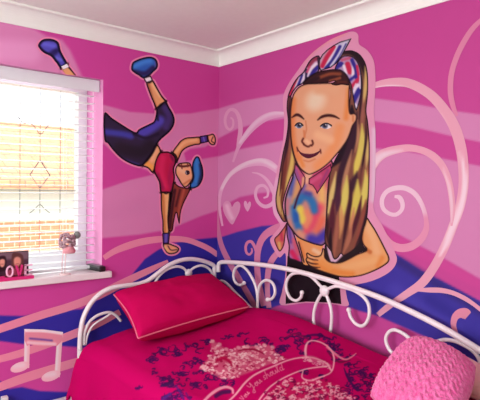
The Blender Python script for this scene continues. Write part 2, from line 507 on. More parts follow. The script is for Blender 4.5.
M_GRASS = plain('grass_ground', (120, 140, 80), 1.0, var=0.3, scale=4)
HX = -6.0
house = thing('neighbouring_house', 'orange roofed house with cream and brick wall seen through the window blind', 'house', (HX-2, 1, -2.6))
MB().box((HX-6, -6, -2.6), (HX, 9, 0.93)).build('brick_wall', M_BRICK, house)
MB().box((HX-6, -6, 0.93), (HX, 9, 1.5)).build('cream_wall', M_RENDER, house)
MB().add([(HX+0.35, -6.3, 1.45), (HX+0.35, 9.3, 1.45), (HX-3, 9.3, 2.75), (HX-3, -6.3, 2.75),
          (HX+0.35, -6.3, 1.57), (HX+0.35, 9.3, 1.57), (HX-3, 9.3, 2.87), (HX-3, -6.3, 2.87)],
         [[0,1,2,3],[4,5,6,7],[0,1,5,4],[1,2,6,5],[2,3,7,6],[3,0,4,7]]).build('roof', M_TILE, house)
structure(mk('ground', [(-30, -30, -2.6), (-0.4, -30, -2.6), (-0.4, 30, -2.6), (-30, 30, -2.6)], [[0, 1, 2, 3]], M_GRASS))


# ================================================================== THE MURAL
LAY = {'R': 1.0, 'L': 1.0}
GLOW_R, GLOW_L = (226, 146, 172), (212, 132, 158)
def swirl(name, strokes, side, base, label, cat='painted swirl', group=None, layer=1, extra=None):
    """one sprayed scroll: all its strokes are one thing"""
    MBs = []
    for i, (pts, w, col, ops) in enumerate(strokes):
        MBs.append((pts, w, col, ops))
    V = []; F = []; C = []
    for i, (pts, w, col, ops) in enumerate(MBs):
        LAY[side] += 0.4
        tmp = wall_patch(name, None, side, LAY[side], col, ops, stroke=(pts, w))
        wl = WORLD[tmp.name]; n = len(V)
        V += [tuple(v.co+wl) for v in tmp.data.vertices]; F += [[q+n for q in p.vertices] for p in tmp.data.polygons]
        a = np.zeros(len(tmp.data.vertices)*4, np.float32); tmp.data.color_attributes['Col'].data.foreach_get('color', a)
        C.append(a.reshape(-1, 4)[:, :3])
        me = tmp.data; bpy.data.objects.remove(tmp); bpy.data.meshes.remove(me)
    o = mk(name, V, F, M_PAINT, None, np.vstack(C))
    tag(o, label, cat, group)
    return o

WH = (232, 196, 208)
# --- right wall, left of the girl
swirl('painted_swirl', [
    ([(237,152),(239,140),(240.5,130),(239.5,119),(236,111.5),(231,109.5),(227,113),(225,120),(226.5,127),(230,129.5),(233,126),(233,120),(230.5,117.5)], [2, 4, 4.5, 4, 3.6, 3.2, 3, 2.8, 2.6, 2.4, 2.2, 2, 1.4], (224,160,192), ()),
    ], 'R', None, 'small pale pink painted spiral high on the right wall next to the corner')
swirl('painted_swirl', [
    ([(233,162),(238,148),(244,138),(252,128),(262,119.5),(273,115),(286,114)], [2, 3.5, 5, 6.5, 7.5, 7, 4], (222,160,194), [('s', [(240,142),(252,126.5),(262,118),(273,113.5),(286,113)], 3, (230,196,214), 3)]),
    ], 'R', None, 'pale painted arc on the right wall ending level with the painted girl\'s eyes')
swirl('painted_swirl', [
    ([(222.5,226),(220,212),(219.5,200),(222,188),(229,176),(238,168.5),(248,164),(259,162),(268,163.5),(276,169),(279,173)], [2, 2.6, 3, 3.4, 4, 5, 6, 7.5, 8, 7, 5], (226,168,200), [('s', [(222,188),(230,175),(240,167),(250,162),(262,160.5),(275,167)], 3.5, (232,204,216), 3)]),
    ([(252,172.5),(259,174),(266,179),(272,188),(275,198),(272,204),(265,206.5),(258.5,202.5),(255.5,195),(257.5,187.5),(263,185.5),(267.5,189.5),(267.5,196),(263.5,198)], [1, 2, 3, 4, 4.5, 4.2, 3.8, 3.4, 3, 3, 3, 2.6, 2.2, 1.5], (226,170,200), ()),
    ], 'R', None, 'pale painted double arc ending in a spiral between the hearts and the girl')
swirl('painted_swirl', [
    ([(217.5,196),(217,212),(218,228),(221,244),(227,258),(235,272),(244,287),(252,301),(256,309)], [1.5, 3, 4, 5, 5.5, 5.5, 5.5, 5.5, 5], (204,120,160), ()),
    ], 'R', None, 'long thin pink painted stem running down right of the wall corner across the blue wave')
swirl('painted_swirl', [
    ([(286,226),(276,229),(267,233.5),(261,241),(257.8,252),(257.2,264),(258,278),(260.5,292),(264,306)], [9, 9, 7.5, 6.5, 6, 6, 6, 6, 6], (214,128,164), ()),
    ([(257.5,262),(256.5,254),(255,247.5),(251.5,241.8),(247.5,242.5),(245.7,247),(246.5,252.5),(249.5,254.5),(252,251.5),(251.5,248)], [2, 2.6, 3, 3, 2.8, 2.6, 2.4, 2.2, 2, 1.3], (214,128,164), ()),
    ], 'R', None, 'thick pink painted stem with a tiny spiral on the blue wave below the hearts')
swirl('painted_swirl', [
    ([(288,246),(281,250.5),(274,257),(269.5,266),(267.5,278),(267.5,292),(269,308)], [4, 5.5, 6, 6, 5.5, 5, 5], (214,134,166), ()),
    ], 'R', None, 'short pink painted stem bending down just left of the girl\'s tied shirt tail')
hpt = [(232,224.5),(226,217),(223,209.5),(223.5,203.5),(227,200.8),(230.5,203),(232,207),(234.5,203),(238,201.5),(240.3,204.5),(239.5,211),(236,218.5)]
h = wall_patch('painted_heart', hpt, 'R', 7, (222,158,192), [('p', hpt, (220,150,186), 6), ('s', [(227,206),(229,212),(232,218)], 4, (234,184,208), 4)])
tag(h, 'larger pale pink painted heart on the right wall left of the girl', 'painted heart', 'painted hearts')
hs = [(247.5,211.5),(244.8,207.5),(243.8,203.5),(245,200.8),(246.8,202),(247.5,204),(249,201.8),(250.6,202),(251,205),(249.6,208.6)]
h = wall_patch('painted_heart', hs, 'R', 7, (222,162,194))
tag(h, 'smaller pale pink painted heart, to the right of the larger heart', 'painted heart', 'painted hearts')

# --- right wall, right of the girl
PK = (232, 166, 184)
swirl('painted_swirl', [
    ([(372,86),(384,83),(397,82),(408,83),(420,88),(433,97),(445,111),(454,126),(460,144),(463,163),(463.5,185),(460,206),(453,226),(445,246),(434,267),(422,283),(408,293),(396,301),(384,310),(378,315)],
     [5, 7, 8.5, 9, 9.5, 10, 10.5, 11, 11, 10.5, 10, 9.5, 9, 9, 9, 9, 7.5, 6.5, 6, 5],
     PK, [('s', [(374,90),(390,88.5),(404,90),(418,96),(430,105),(441,118),(447,127)], [5, 7, 6, 5, 4, 3, 1], (244,222,228), 2.5),
          ('s', [(460,152),(464.5,175),(463.5,195),(459,212),(452,228),(446,244),(440,255)], [1.5, 4, 5.5, 6.5, 6, 5, 2], (244,216,224), 2.5)]),
    ([(418,290),(430,290),(442,290.5),(453,293),(464,298),(474,304.5),(486,314)], [3, 5, 5, 4.5, 4.5, 4, 4], PK, ()),
    ], 'R', None, 'big pink painted curve arching from the girl\'s hair down across the blue wave at right')
swirl('painted_swirl', [
    ([(486,16),(474,27),(465,40),(457,56),(451.5,74),(450.5,92),(453,106),(457,116)], [4, 5, 5.5, 5.5, 5.5, 5.5, 5, 3], (222,136,168), ()),
    ], 'R', None, 'thin pink painted line curving up to the upper right edge near the ceiling')
swirl('painted_swirl', [
    ([(371,166),(377,158.5),(385,153),(397,149.5),(410,148),(424,151),(435,157.5),(443,167),(448.5,180),(451.5,196),(452.5,212),(451.5,226)], [11, 10, 9, 8, 7, 7, 7.5, 7, 6.5, 6, 5, 2], PK,
     [('s', [(371,166),(379,157.5),(388,153.5),(402,150)], [9, 7, 5, 1], (236,206,216), 4), ('s', [(443,168),(449,186),(451.5,204),(451.5,222)], [1, 2.4, 2.6, 1], (240,204,214), 2)]),
    ], 'R', None, 'middle pink painted arc beside the hair, enclosing the white painted spiral')
swirl('painted_swirl', [
    ([(378,226),(384,237),(391,244.5),(401,248),(412,246),(421,239),(426,229.5),(426,219),(422.5,206),(415.5,194.5),(406,188.5),(396,188),(387,191.5),(382.2,199),(383,208),(389,213.5),(396,214.5),(401.5,210),(402.5,203.5),(399.5,197.5),(394.5,196.5)],
     [7, 8, 8, 8, 8, 7.5, 6, 4.5, 4.5, 5, 5, 5, 4.6, 4.4, 4.2, 4, 4, 4, 4.5, 4.5, 2.5], (228,150,178),
     [('p', [(372,180),(410,180),(424,196),(427,214),(418,216),(395,220),(372,216)], (236,198,214), 10, 1, 0)]),
    ], 'R', None, 'white painted spiral turning pink on the right wall next to the girl\'s long hair')
swirl('painted_swirl', [
    ([(459,342),(456,333),(453.5,325),(455,317.5),(459.5,313.6),(465,313.6),(468,316)], [2.5, 4, 5.5, 7, 9, 11, 9], (226,144,166), ()),
    ], 'R', None, 'pink painted hook on the blue wave at far right above the bed rail')

# --- left wall
swirl('painted_swirl', [
    ([(103.8,258),(114,251.5),(126,246.5),(141,242),(157,239.5),(172,238.8),(187,240),(200,244.5),(210,249.5),(217.8,255)], [5, 6, 7, 7, 6.5, 6, 5.5, 5.5, 5.5, 5], (206,124,146), ()),
    ], 'L', None, 'long pink painted ribbon arching behind the dancer\'s hand on the left wall')
for pts, w, lab in (([(-8,331.5),(10,325.5),(40,315.5),(70,306.5),(95,297),(115,287),(135,277),(152,269),(168,261)], [8, 8, 8, 8, 8, 8, 7, 6, 3], 'uppermost peach painted stave line sloping up the left wall'),
                    ([(-8,361),(20,353.5),(50,343),(80,331.5),(100,322.5),(120,312)], [7, 7.5, 8, 8, 7.5, 6], 'middle peach painted stave line crossing the music note'),
                    ([(-8,390),(20,379.5),(50,370),(80,361),(96,355)], [8, 9, 9, 8, 7], 'lowest peach painted stave line near the bottom of the left wall')):
    swirl('painted_stave_line', [(pts, w, (206, 122, 142), ())], 'L', None, lab, 'painted stave line', 'painted stave lines')
NT = (238, 200, 200)
note = thing('painted_music_note', 'painted pale pink beamed music note on the left wall beside the bed', 'painted music note', hit(43, 345, 0, 0))
beam = [(24.5,329),(44,329.5),(63,332),(63,340),(57,346),(44,346.5),(30,344.5),(27,346),(24.5,340)]
wall_patch('beam', beam, 'L', 6.2, (206,126,140), [('s', [(24,330),(44,330.5),(63,333)], 4, NT, 2), ('s', [(28,342.5),(42,343.5),(55,344)], 3, (226,180,184), 2.5), ('s', [(30,338.5),(42,339.5),(52,340.5)], 1.6, (88,60,140), 2)], note, smooth=False)
for a in (([(27,329),(27,345),(26.5,368)]), ([(60,333),(58.5,355),(57,377)])):
    wall_patch('stem', None, 'L', 6.0, (224,170,174), [('s', np.array(a)-[1.2, 0], 2.4, NT, 2)], note, stroke=(a, 5.5))
for c in ((20, 367), (51, 376)):
    hd = [(c[0]+9.5*math.cos(t)-1*math.sin(t), c[1]+5.2*math.sin(t)-2*math.cos(t)) for t in np.linspace(0, 2*math.pi, 12, endpoint=False)]
    wall_patch('note_head', hd, 'L', 6.6, (220,166,174), [('s', [(c[0]-5, c[1]-1), (c[0]+3, c[1]-2)], 5, (230,186,190), 5)], note)

# --- the dancer doing a one-handed freeze on the left wall
dn = thing('painted_dancer', 'painted dancer in blue cap and red top balancing upside down on one hand', 'painted figure', hit(160, 170, 0, 0))
SK, SKD, OUT = (208, 148, 98), (176, 106, 72), (58, 24, 36)
shoeA = [(38,45),(41.5,40.2),(47,38.6),(54,39.5),(58.8,42.8),(60.6,50),(63.5,56),(67.5,63.5),(65,66.2),(60.5,68.3),(56.8,63.5),(55,61.5),(51,56.5),(44,53),(39.8,49)]
legA = [(60.8,66.8),(67.3,63.8),(70.5,68),(76.4,75.6),(66,74.4),(63.2,71.2)]
trou = [(104.2,113),(112,118),(122,124.5),(130,129.5),(136,132.3),(138.5,129.5),(144,126.5),(150,123.6),(154,121),(156,114),(156.5,108.5),(160,105),(165.5,101),(169.5,107.5),(173.2,114),(174.8,120),(173.3,126.5),(169,132.5),(162,138.5),(157.3,144),(152,154),(147,160.5),(141.5,166.3),(134,165),(126,161.5),(119,156.5),(112,149),(108,143.5),(104.2,139)]
shoeB = [(131.2,69.5),(132.2,63),(136,60.2),(142.5,57.8),(150,56.6),(155.5,58.6),(157.8,63),(157.3,68),(153,72.4),(149.5,75.8),(143.4,78.4),(138.8,75.6),(134.5,73)]
sockB = [(143,77.8),(147,76.6),(150.8,75.4),(153,80.6),(150,82),(146,83.2)]
legB = [(146,83),(149.5,82),(153,80.2),(157,87),(162,95.5),(166,101.3),(161,105),(156.2,109),(153.4,103),(150,95)]
waist = [(157,144.5),(161.2,151),(158,158),(153.4,172.6),(148,168.5),(142,165.4),(147,160),(152,153)]
top = [(159.6,152.6),(164,151.4),(170,152),(175,156),(176.4,162),(174.2,169),(175,177),(174,184),(171.6,192.2),(166,192.8),(160.4,192),(158.8,182),(154,172.2),(154.4,164),(156.6,157.5)]
armA = [(172.4,152.2),(177.5,144.3),(181,140.3),(186,137.6),(193,137),(200,137),(200.6,144),(195,145.2),(187.5,147.6),(182.4,151.6),(179.4,158),(177,162),(175.6,156)]
bandA = [(199.4,136.2),(207.4,134.8),(208.4,142),(200.6,143.8)]
handA = [(207.2,135.6),(210,134.4),(213,133.6),(215.4,136.6),(216,141),(214.8,144.7),(211.5,145),(208.4,142)]
armB = [(161,192.4),(166,193),(170,192.2),(169.6,204),(168.6,219),(169.2,233),(163,233),(162.3,221),(161,210)]
bandB = [(162.2,233),(170,232.4),(169,243.4),(162.8,244.2)]
handB = [(163,244),(169.2,243.4),(173,244.8),(177,246.4),(179.3,249),(177,252.6),(172,254.3),(167.5,253.4),(164.4,249.5)]
hairD = [(173.6,183),(179,186),(184,187.4),(190.4,188.6),(188,195),(184,203),(181,212),(179.4,224),(177.4,218),(176.2,213),(174,222),(172.6,230.5),(169.4,231.4),(167.8,226),(169.4,210),(171.6,195)]
faceD = [(178.6,163.6),(184,162.4),(190,163),(192.6,170),(193.4,177),(191,182.4),(187.6,186.4),(184,187.4),(181,184),(178.4,179.4),(175.4,174),(175.4,168)]
capD = [(195,157.4),(197.4,156.2),(199.4,157.6),(201,162),(202.8,167.4),(203.4,175),(202,181),(198.8,186),(194,188.4),(190.2,188.4),(189.8,184),(191.6,181.6),(193,176.6),(192,169),(192.4,163)]
for pl in (shoeA, legA, trou, shoeB, legB, waist, top, armA, bandA, handA, armB, bandB, handB, hairD, faceD, capD):
    pass
def halo(name, polys, g, side, col, parent, layer, clip=None):
    V = []; F = []
    ax, sg = PLANES[side]
    for pl in polys:
        q = grown(pl, g)
        if clip: q = np.array([clip(p) for p in q])
        t = wall_patch('halo_piece', q, side, layer, col, (), None, 0.012, smooth=False)
        w = WORLD[t.name]; n = len(V)
        V += [tuple(v.co+w) for v in t.data.vertices]; F += [[i+n for i in p.vertices] for p in t.data.polygons]
        me = t.data; bpy.data.objects.remove(t); bpy.data.meshes.remove(me)
    return mk(name, V, F, M_PAINT, parent, np.tile(albedo(np.array([col]), side), (len(V), 1)))
def recess_clip(p):
    x, y = p
    if y > 78.5 and x < 104: x = 104
    if x < 100 and y < 80: y = min(y, 65.5+0.1425*x-0.4)
    return (x, y)
halo('sprayed_outline', [shoeA, legA, trou, shoeB, legB, waist, top, armA, handA, armB, handB, capD, hairD], 1.7, 'L', (206, 120, 152), dn, 5.4, recess_clip)
def OL(w=1.6, s=1.2, c=OUT): return ('o', w*1.85, tuple(x*.5 for x in c), s)
wall_patch('leg', legA, 'L', 7.0, SK, [('s', [(67,65),(76,75)], 2.2, OUT, 1.2), ('s', [(61,68),(65,74)], 1, SKD, 1.4)], dn, smooth=False)
sA = wall_patch('shoe', shoeA, 'L', 8.0, (74,66,158), [('s', [(52,54),(56,51)], 6, (40,30,84), 4), ('s', [(44,44),(54,46)], 4, (92,88,184), 5), ('s', [(57,58),(61,60)], 3, (96,92,180), 3), OL(2.6, 2, (40,28,70))], dn)
wall_patch('sock', [(61.2,66.6),(66.8,63.8),(69.2,67),(63.4,69.8)], 'L', 8.5, (214,206,206), [('s', [(63,70.4),(70,67.2)], 1.2, OUT, 1)], dn, smooth=False)
wall_patch('leg', legB, 'L', 7.0, SK, [('s', [(148,84),(152,98),(156,108)], 3, (170,98,66), 3), ('s', [(153,84),(160,96)], 3, (226,176,126), 3), OL()], dn)
wall_patch('sock', sockB, 'L', 8.0, (220,212,212), [OL(1.2, 1)], dn, smooth=False)
wall_patch('shoe', shoeB, 'L', 8.5, (44,88,164), [('s', [(135,66),(143,62.5),(150,61)], 5, (62,120,190), 5), ('s', [(134,72),(145,73.5),(153,68)], 5, (40,34,80), 4), ('s', [(156,60),(156,67)], 2, (88,80,140), 2), OL(2, 1.6, (34,28,66))], dn)
wall_patch('waist', waist, 'L', 7.0, (206,142,92), [('s', [(147,163),(153,169)], 4, (226,150,70), 4), ('s', [(156,150),(152,160)], 4, (218,164,118), 5), OL(1.5, 1.2)], dn)
wall_patch('cropped_trousers', trou, 'L', 8.0, (44,32,56), [
    ('s', [(142,133),(151,128),(160,121)], 10, (72,62,156), 7), ('s', [(165,108),(169,117),(166,127)], 6, (62,44,98), 5), ('s', [(106,132),(122,134),(131,136)], 6, (60,56,140), 5),
    ('s', [(120,148),(140,152),(150,146)], 12, (36,26,38), 8), ('s', [(134,134),(146,138),(158,134)], 3, (34,24,46), 3), ('s', [(157,108),(158,120)], 2, (36,26,52), 2), ('s', [(108,146),(120,158),(138,165)], 3, (56,50,110), 3), OL(1.8, 1.4, (34,20,40))], dn)
wall_patch('upper_arm', armA, 'L', 8.5, (206,140,90), [('s', [(176,152),(184,143),(196,140)], 3, (224,166,112), 3), ('s', [(177,160),(184,149),(200,144)], 1.6, (178,96,56), 2), OL(1.4, 1.1)], dn)
wall_patch('cropped_top', top, 'L', 9.0, (172,24,66), [('s', [(163,158),(161,172),(165,186)], 6, (188,34,80), 6), ('s', [(171,156),(175,163)], 3, (120,22,62), 3), ('s', [(172,165),(170,178),(172,190)], 4, (150,24,70), 4), ('s', [(157,175),(162,188)], 4, (128,22,64), 4), OL(1.6, 1.3)], dn)
wall_patch('supporting_arm', armB, 'L', 8.0, (214,156,98), [('s', [(163,195),(164,214),(165,232)], 2.4, (180,112,60), 2.4), ('s', [(168,196),(167,214)], 2, (226,172,110), 2), OL(1.4, 1.1)], dn)
wall_patch('hair', hairD, 'L', 8.2, (124,52,42), [('s', [(175,190),(172,210),(170,228)], 2.4, (56,22,30), 2), ('s', [(184,190),(180,205),(178,218)], 2.4, (158,74,56), 2), ('s', [(180,190),(176,206)], 2, (70,28,32), 2), OL(1.2, 1.2, (60,24,32))], dn)
fD = wall_patch('face', faceD, 'L', 10.0, (214,156,112), [('s', [(178,168),(184,172)], 4, (226,172,128), 4), ('s', [(179,165.8),(183,166.4),(189,165.6)], 2, (70,26,28), 1.2), ('s', [(181.4,164.5),(182,168.5)], 1.2, (96,40,36), 1), ('s', [(187.6,164),(187.8,167)], 1, (110,50,40), 1), ('s', [(184,184),(190,180)], 2, (186,112,72), 2), OL(1.3, 1.1)], dn)
wall_patch('eye', [(185.4,171),(187.4,170.2),(189.6,171.6),(189.4,174),(187,175),(185.2,173.4)], 'L', 11.0, (40,26,36), [('s', [(185.6,171.4),(186.4,174)], .8, (190,176,170), .8)], fD)
cp = wall_patch('cap', capD, 'L', 11.0, (38,92,158), [('s', [(196,159),(197,170),(196,182)], 4, (52,118,180), 4), ('s', [(201,165),(202,174),(199.5,184)], 4, (36,40,72), 3), ('s', [(191.6,184),(195,186)], 4, (52,110,176), 3), OL(1.5, 1.2, (28,30,60))], dn)
for nm, hp, bp in (('wristband', handA, bandA), ('wristband', handB, bandB)):
    hb = wall_patch('hand', hp, 'L', 9.0, (214,148,110), [OL(1.3, 1.1)] + ([('s', [(213,137),(211.5,141),(214.5,143)], 1, OUT, 1)] if hp is handA else [('s', [(168,246),(171,250),(177,249.6)], 1, OUT, 1), ('s', [(165,247),(168,251)], 2, (232,176,110), 2)]), dn)
    wall_patch(nm, bp, 'L', 9.5, (70,50,130), [('s', [((bp[0][0]+bp[1][0])/2, (bp[0][1]+bp[1][1])/2+1.5), ((bp[2][0]+bp[3][0])/2, (bp[2][1]+bp[3][1])/2-1.5)], 1.2, (112,90,170), 1.2), OL(1.2, 1)], dn, smooth=False)

# --- the girl on the right wall
gr = thing('painted_girl', 'painted portrait of a smiling long haired girl in headscarf and colourful tied shirt', 'painted figure', hit(325, 180, 1, 0))
glow = [(281,305),(282,292),(285,278),(286,262),(285,253),(279.5,257.5),(274,250),(270,240.5),(273,235),(280,226),(278,221),(273.5,213),(272.2,197),(275.5,178),(279,160),(283,140),(284.2,120),(283,98),(288.5,84),(297,71.5),(305.5,60),(315,50.5),(329,40.5),(341,35),(352,31.5),(358,34.5),(359,44),(367,50),(373.5,60),(375.4,75),(375,95),(373.8,112),(375.4,130),(375.6,160),(374.8,190),(373.6,209),(381.5,224),(388.5,238),(394.5,251),(397,259.5),(393.5,268),(385,275),(370,281.5),(352,285.5),(346,288),(347,298),(348,306),(330,304),(306,303)]
wall_patch('sprayed_outline', glow, 'R', 10.0, (224,150,180), [('s', [(276,180),(273,205),(280,220)], 5, (226,170,200), 5), ('s', [(374,130),(374,165),(373,200)], 5, (222,186,206), 5), ('s', [(284,80),(300,64),(320,46),(345,33)], 4, (228,150,160), 4)], gr, 0.008)
BK = (44, 26, 38)
trs = [(287.5,256),(296,258),(306,262),(316,268),(330,273),(339,276),(340,288),(341.4,304.2),(330,302.6),(306,301.6),(292,303),(285.6,304),(286,285)]
wall_patch('black_trousers', trs, 'R', 11.0, (30,16,26), [('s', [(290,265),(312,275),(335,282)], 8, (22,12,20), 8)], gr, smooth=False)
hairB = [(341,53),(347,50.5),(353,50.6),(360,54.5),(365.5,63),(367.8,74),(368.2,88),(367.4,100),(366.4,111),(368,122),(369.6,140),(369.8,160),(369.4,180),(368.6,200),(367.4,216),(364,229),(359.5,243),(354,250),(344,256),(341,254),(338,258),(334,259.4),(331,252),(327.5,247),(324.4,240),(325.4,222),(326.4,204),(327.6,186),(331,168),(340,150),(347,138),(349,122),(349,104),(350,90),(345,78),(338,66)]
YL, BR, DK = (204, 186, 92), (150, 96, 74), (56, 26, 38)
def H(pts, w, col, soft=2.6, al=1.0): return ('s', pts, [w*.12, w*.8, w, w*.75, w*.1], col, soft, al)
DB, MB_, TN = (48, 22, 34), (104, 56, 50), (176, 124, 92)
wall_patch('long_hair', hairB, 'R', 14.2, (126,76,60), [
    H([(341,54),(352,52),(360,58),(366,72),(367,88)], 9, (40,24,32), 4),
    H([(365,66),(366,80),(364.6,94),(361,110)], 4.4, (206,172,104)), H([(362,92),(362.4,112),(362,130)], 4, (150,92,78), 3), H([(360,66),(361.6,84),(360.6,104),(359,124)], 3, DB, 2),
    H([(352,106),(351.4,124),(348,140),(340,155),(329,169)], 15, (32,18,30), 3), H([(357,112),(355,130),(350,148),(343,168),(337,190),(333,206)], 9, (56,30,44), 3.4),
    H([(352,150),(348,166),(344,182),(342,196)], 4.6, TN, 3),
    H([(362,124),(362,140),(359.6,156),(355.6,174)], 7, (208,190,92), 3.4), H([(359,150),(357,164),(354,178)], 6, (214,196,88), 3.4),
    H([(368.6,136),(368,150),(366,168)], 5, (204,172,106), 3), H([(365.6,118),(366,138),(363.6,158),(360.6,176)], 2.4, DB, 1.8), H([(357.6,120),(358,136),(355,152)], 3, TN, 2.6), H([(369,166),(368,178),(366.4,190)], 4, (196,112,86), 3),
    H([(357,172),(353.6,184),(349,196)], 8, (62,32,46), 4), H([(362,166),(359.6,182),(357.6,196)], 3, MB_, 2.4),
    H([(365.6,170),(366,186),(363,200),(357,216)], 8, (212,196,96), 3.6), H([(357.6,180),(357,196),(354,212),(351,228)], 9, (208,194,86), 4), H([(354,208),(352,224),(349,240)], 5, (196,128,90), 4),
    H([(347,176),(345.6,192),(343,208),(340.6,226)], 8, (210,196,96), 3.6), H([(341,206),(341.6,222),(339.6,238)], 5, (202,146,90), 4), H([(336,172),(332.6,190),(329,206),(327,222)], 5.4, (212,188,112), 3),
    H([(350,180),(350.6,198),(348,214),(345,232),(341.4,253)], 4, (60,28,38), 2.4), H([(339,184),(338,200),(336.6,214)], 6, (74,36,56), 3.4), H([(333,200),(332,220),(330.6,244)], 6, (84,32,46), 3), H([(337.6,212),(337,228),(335,246),(334,258)], 4, (160,96,76), 2.6),
    H([(361.6,196),(358.6,212),(354,228),(349.6,244)], 5, (76,30,42), 2.4), H([(365.6,200),(363,216),(359,232),(353,248)], 4, (142,72,58), 2.6), H([(368,198),(366,216),(361,234),(354,250)], 3, DB, 2),
    H([(352,226),(348.6,240),(343,254)], 5, (168,106,80), 2.6), H([(328,214),(327,228),(327.6,242)], 4, (56,24,32), 2.6), H([(331,228),(330,242),(332,254)], 4, (36,18,26), 2),
    H([(329.6,176),(327.6,200),(326,222)], 2, (70,34,40), 1.6),
    ('o', 2.2, (36,18,28), 1.5)], gr)
sleeve = [(325,244),(331,238),(340,246),(349,236),(358,228),(364.5,220),(363,230),(361.5,238),(363,245),(366.4,250),(359,253),(352,256.6),(341,262),(331,262.6),(325.4,257)]
wall_patch('dark_sleeve', sleeve, 'R', 11.6, (36,24,28), [('s', [(356,238),(352,250)], 6, (40,34,32), 6), ('s', [(328.6,247),(330,254),(332,260)], 3.4, (214,176,196), 1.6), ('s', [(341.6,253.5),(338,257),(335,260)], 4.6, (218,178,198), 2)], gr)
hairL = [(288,96),(291.6,97),(291,112),(290.6,125),(291.6,140),(293.6,153),(297,164),(295,170),(291,178),(287.4,188),(284.4,198),(283.2,206),(284.6,214),(286.4,221.5),(283,221.6),(279.6,216.5),(276.5,209.5),(275.4,198),(277.4,185),(280,168),(282.8,152),(286,138),(287.8,122),(286.6,108)]
wall_patch('side_hair', hairL, 'R', 14.0, (138,84,62), [
    H([(289.6,97),(289,116),(288.6,134),(285.6,154),(281,172)], 4.6, (58,28,42), 2.4), H([(290.6,120),(290.6,140),(288,158),(284,176)], 3, (150,88,66), 2), H([(288,150),(285,168),(281.6,188),(280.6,204)], 4, (116,54,46), 2.4), H([(292,148),(292,162),(288.6,178),(285,192)], 4.6, (212,180,96), 2.4),
    H([(281.6,172),(279,188),(278,202),(280.6,214)], 4, (200,164,104), 2.4), H([(284,158),(281.6,178),(279.6,196)], 2, (74,34,38), 1.6), H([(282,190),(280.6,204),(283,217)], 3.6, (204,176,96), 2.4), H([(284.6,182),(281.6,198),(281.6,212)], 2, (110,52,40), 1.6),
    ('o', 2.2, (40,20,32), 1.4)], gr)
tail1 = [(287,222.6),(284,227),(278.6,234),(274.2,239),(276,246),(279.4,251.6),(282.4,249),(284.4,244),(285.4,236)]
tail2 = [(287,222.6),(290.6,226),(294,233),(297.4,243),(300,251),(302.4,262.4),(295,260.6),(288.4,257.4),(288.6,246),(286.4,234)]
shirt = [(294.6,161),(300.6,168),(304.8,171.2),(309,172.5),(316,169),(326.8,161),(332,160),(335,176),(333,200),(330,220),(328,238),(323,245.6),(316,245),(309.6,243),(302,240),(296.6,236.6),(291,229.6),(286.6,222.4),(284.6,212),(284.6,200),(288,188),(292,177)]
wall_patch('shirt_tail', tail1, 'R', 13.0, (206,110,90), [('s', [(281,232),(282,240)], 3, (190,56,86), 3), ('s', [(279,243),(280,249)], 2.6, (214,176,100), 2.4), ('o', 2.25, (72, 30, 42), 1.3)], gr)
wall_patch('shirt_tail', tail2, 'R', 13.0, (170,110,160), [('s', [(289,228),(291,242)], 3, (104,70,150), 3), ('s', [(294,240),(298,254)], 4, (204,90,110), 4), ('s', [(292,252),(297,260)], 5, (206,40,92), 4), ('o', 2.40, (37, 18, 36), 1.4)], gr)
mid = [(296,236),(303,240),(310,243),(318,245),(323.4,246),(321.4,250),(321,256.4),(312,264),(303.6,264),(300.6,252)]
wall_patch('waist', mid, 'R', 12.6, (226,152,92), [('s', [(314,250),(319,253)], 4, (230,190,150), 4), ('s', [(299,244),(304,256)], 4, (220,128,70), 4), ('s', [(298.6,242),(304,262)], 1.4, BK, 1.2)], gr)
sh = wall_patch('tie_dye_shirt', shirt, 'R', 13.6, (200,136,124), [
    ('p', [(309,178),(320,168),(333,162),(334,178),(322,194),(313,190)], (190,72,110), 6), ('s', [(294,172),(291,190),(288,206)], 9, (150,116,158), 8), ('s', [(300,180),(299,190)], 4, (206,130,90), 4), ('s', [(304,186),(300,196)], 4, (110,90,160), 5),
    ('p', [(303.6,172),(309,173),(313,173),(309,180),(306.4,184)], (226,170,140), 1.5), ('s', [(290,180),(287,200),(288,216)], 7, (160,150,164), 7, .9), ('s', [(316,174),(327,167),(331,172)], 5, (190,74,112), 2), ('s', [(297,166),(303,175)], 4, (190,80,110), 2), ('s', [(292.6,178),(291,194)], 4, (82,92,160), 5), ('s', [(287.6,200),(287,214)], 3, (200,120,128), 4), ('s', [(299,182),(295,196),(292.6,208)], 5, (210,156,100), 6),
    ('s', [(312,190),(321,192)], 8, (218,140,118), 9), ('s', [(322,184),(322,204),(321,216)], 7, (228,182,104), 9), ('s', [(319,208),(314,222),(306,230)], 10, (218,78,104), 9), ('s', [(322,220),(318,230)], 7, (226,110,84), 8),
    ('s', [(298,202),(303,197),(309,198),(313,204),(314,210)], 8, (48,112,168), 6), ('s', [(310,194),(306,193)], 4, (70,70,150), 6), ('s', [(294.6,208),(296,218),(299,228)], 8, (48,110,172), 6), ('s', [(296,214),(296,220)], 4, (40,90,170), 5),
    ('s', [(300,209),(302.6,214),(303.6,221)], 7, (226,206,84), 5), ('s', [(307,212),(309,219),(306,226)], 6, (226,136,100), 7), ('s', [(299,232),(305,238)], 6, (214,150,120), 7),
    ('s', [(311,239),(318,240),(326,234)], 10, (70,58,162), 8), ('s', [(303.6,184),(298,196),(294.4,208)], 1.8, (60,24,52), 1.4), ('o', 3.0, (34,16,34), 1.6)], gr)
wall_patch('collar', [(308.6,178.4),(313,176),(319,172),(325,168),(331,163.6),(332,170),(328.6,177),(324,184),(317,194.4),(315.4,190),(312.4,185.6),(308.6,184)], 'R', 14.4, (186,66,104), [('s', [(311,182),(320,176)], 4, (204,84,124), 4), ('s', [(320,186),(328,170)], 2.4, (150,60,110), 2.4), ('o', 1.9, (46,14,34), 1.2)], sh, smooth=False)
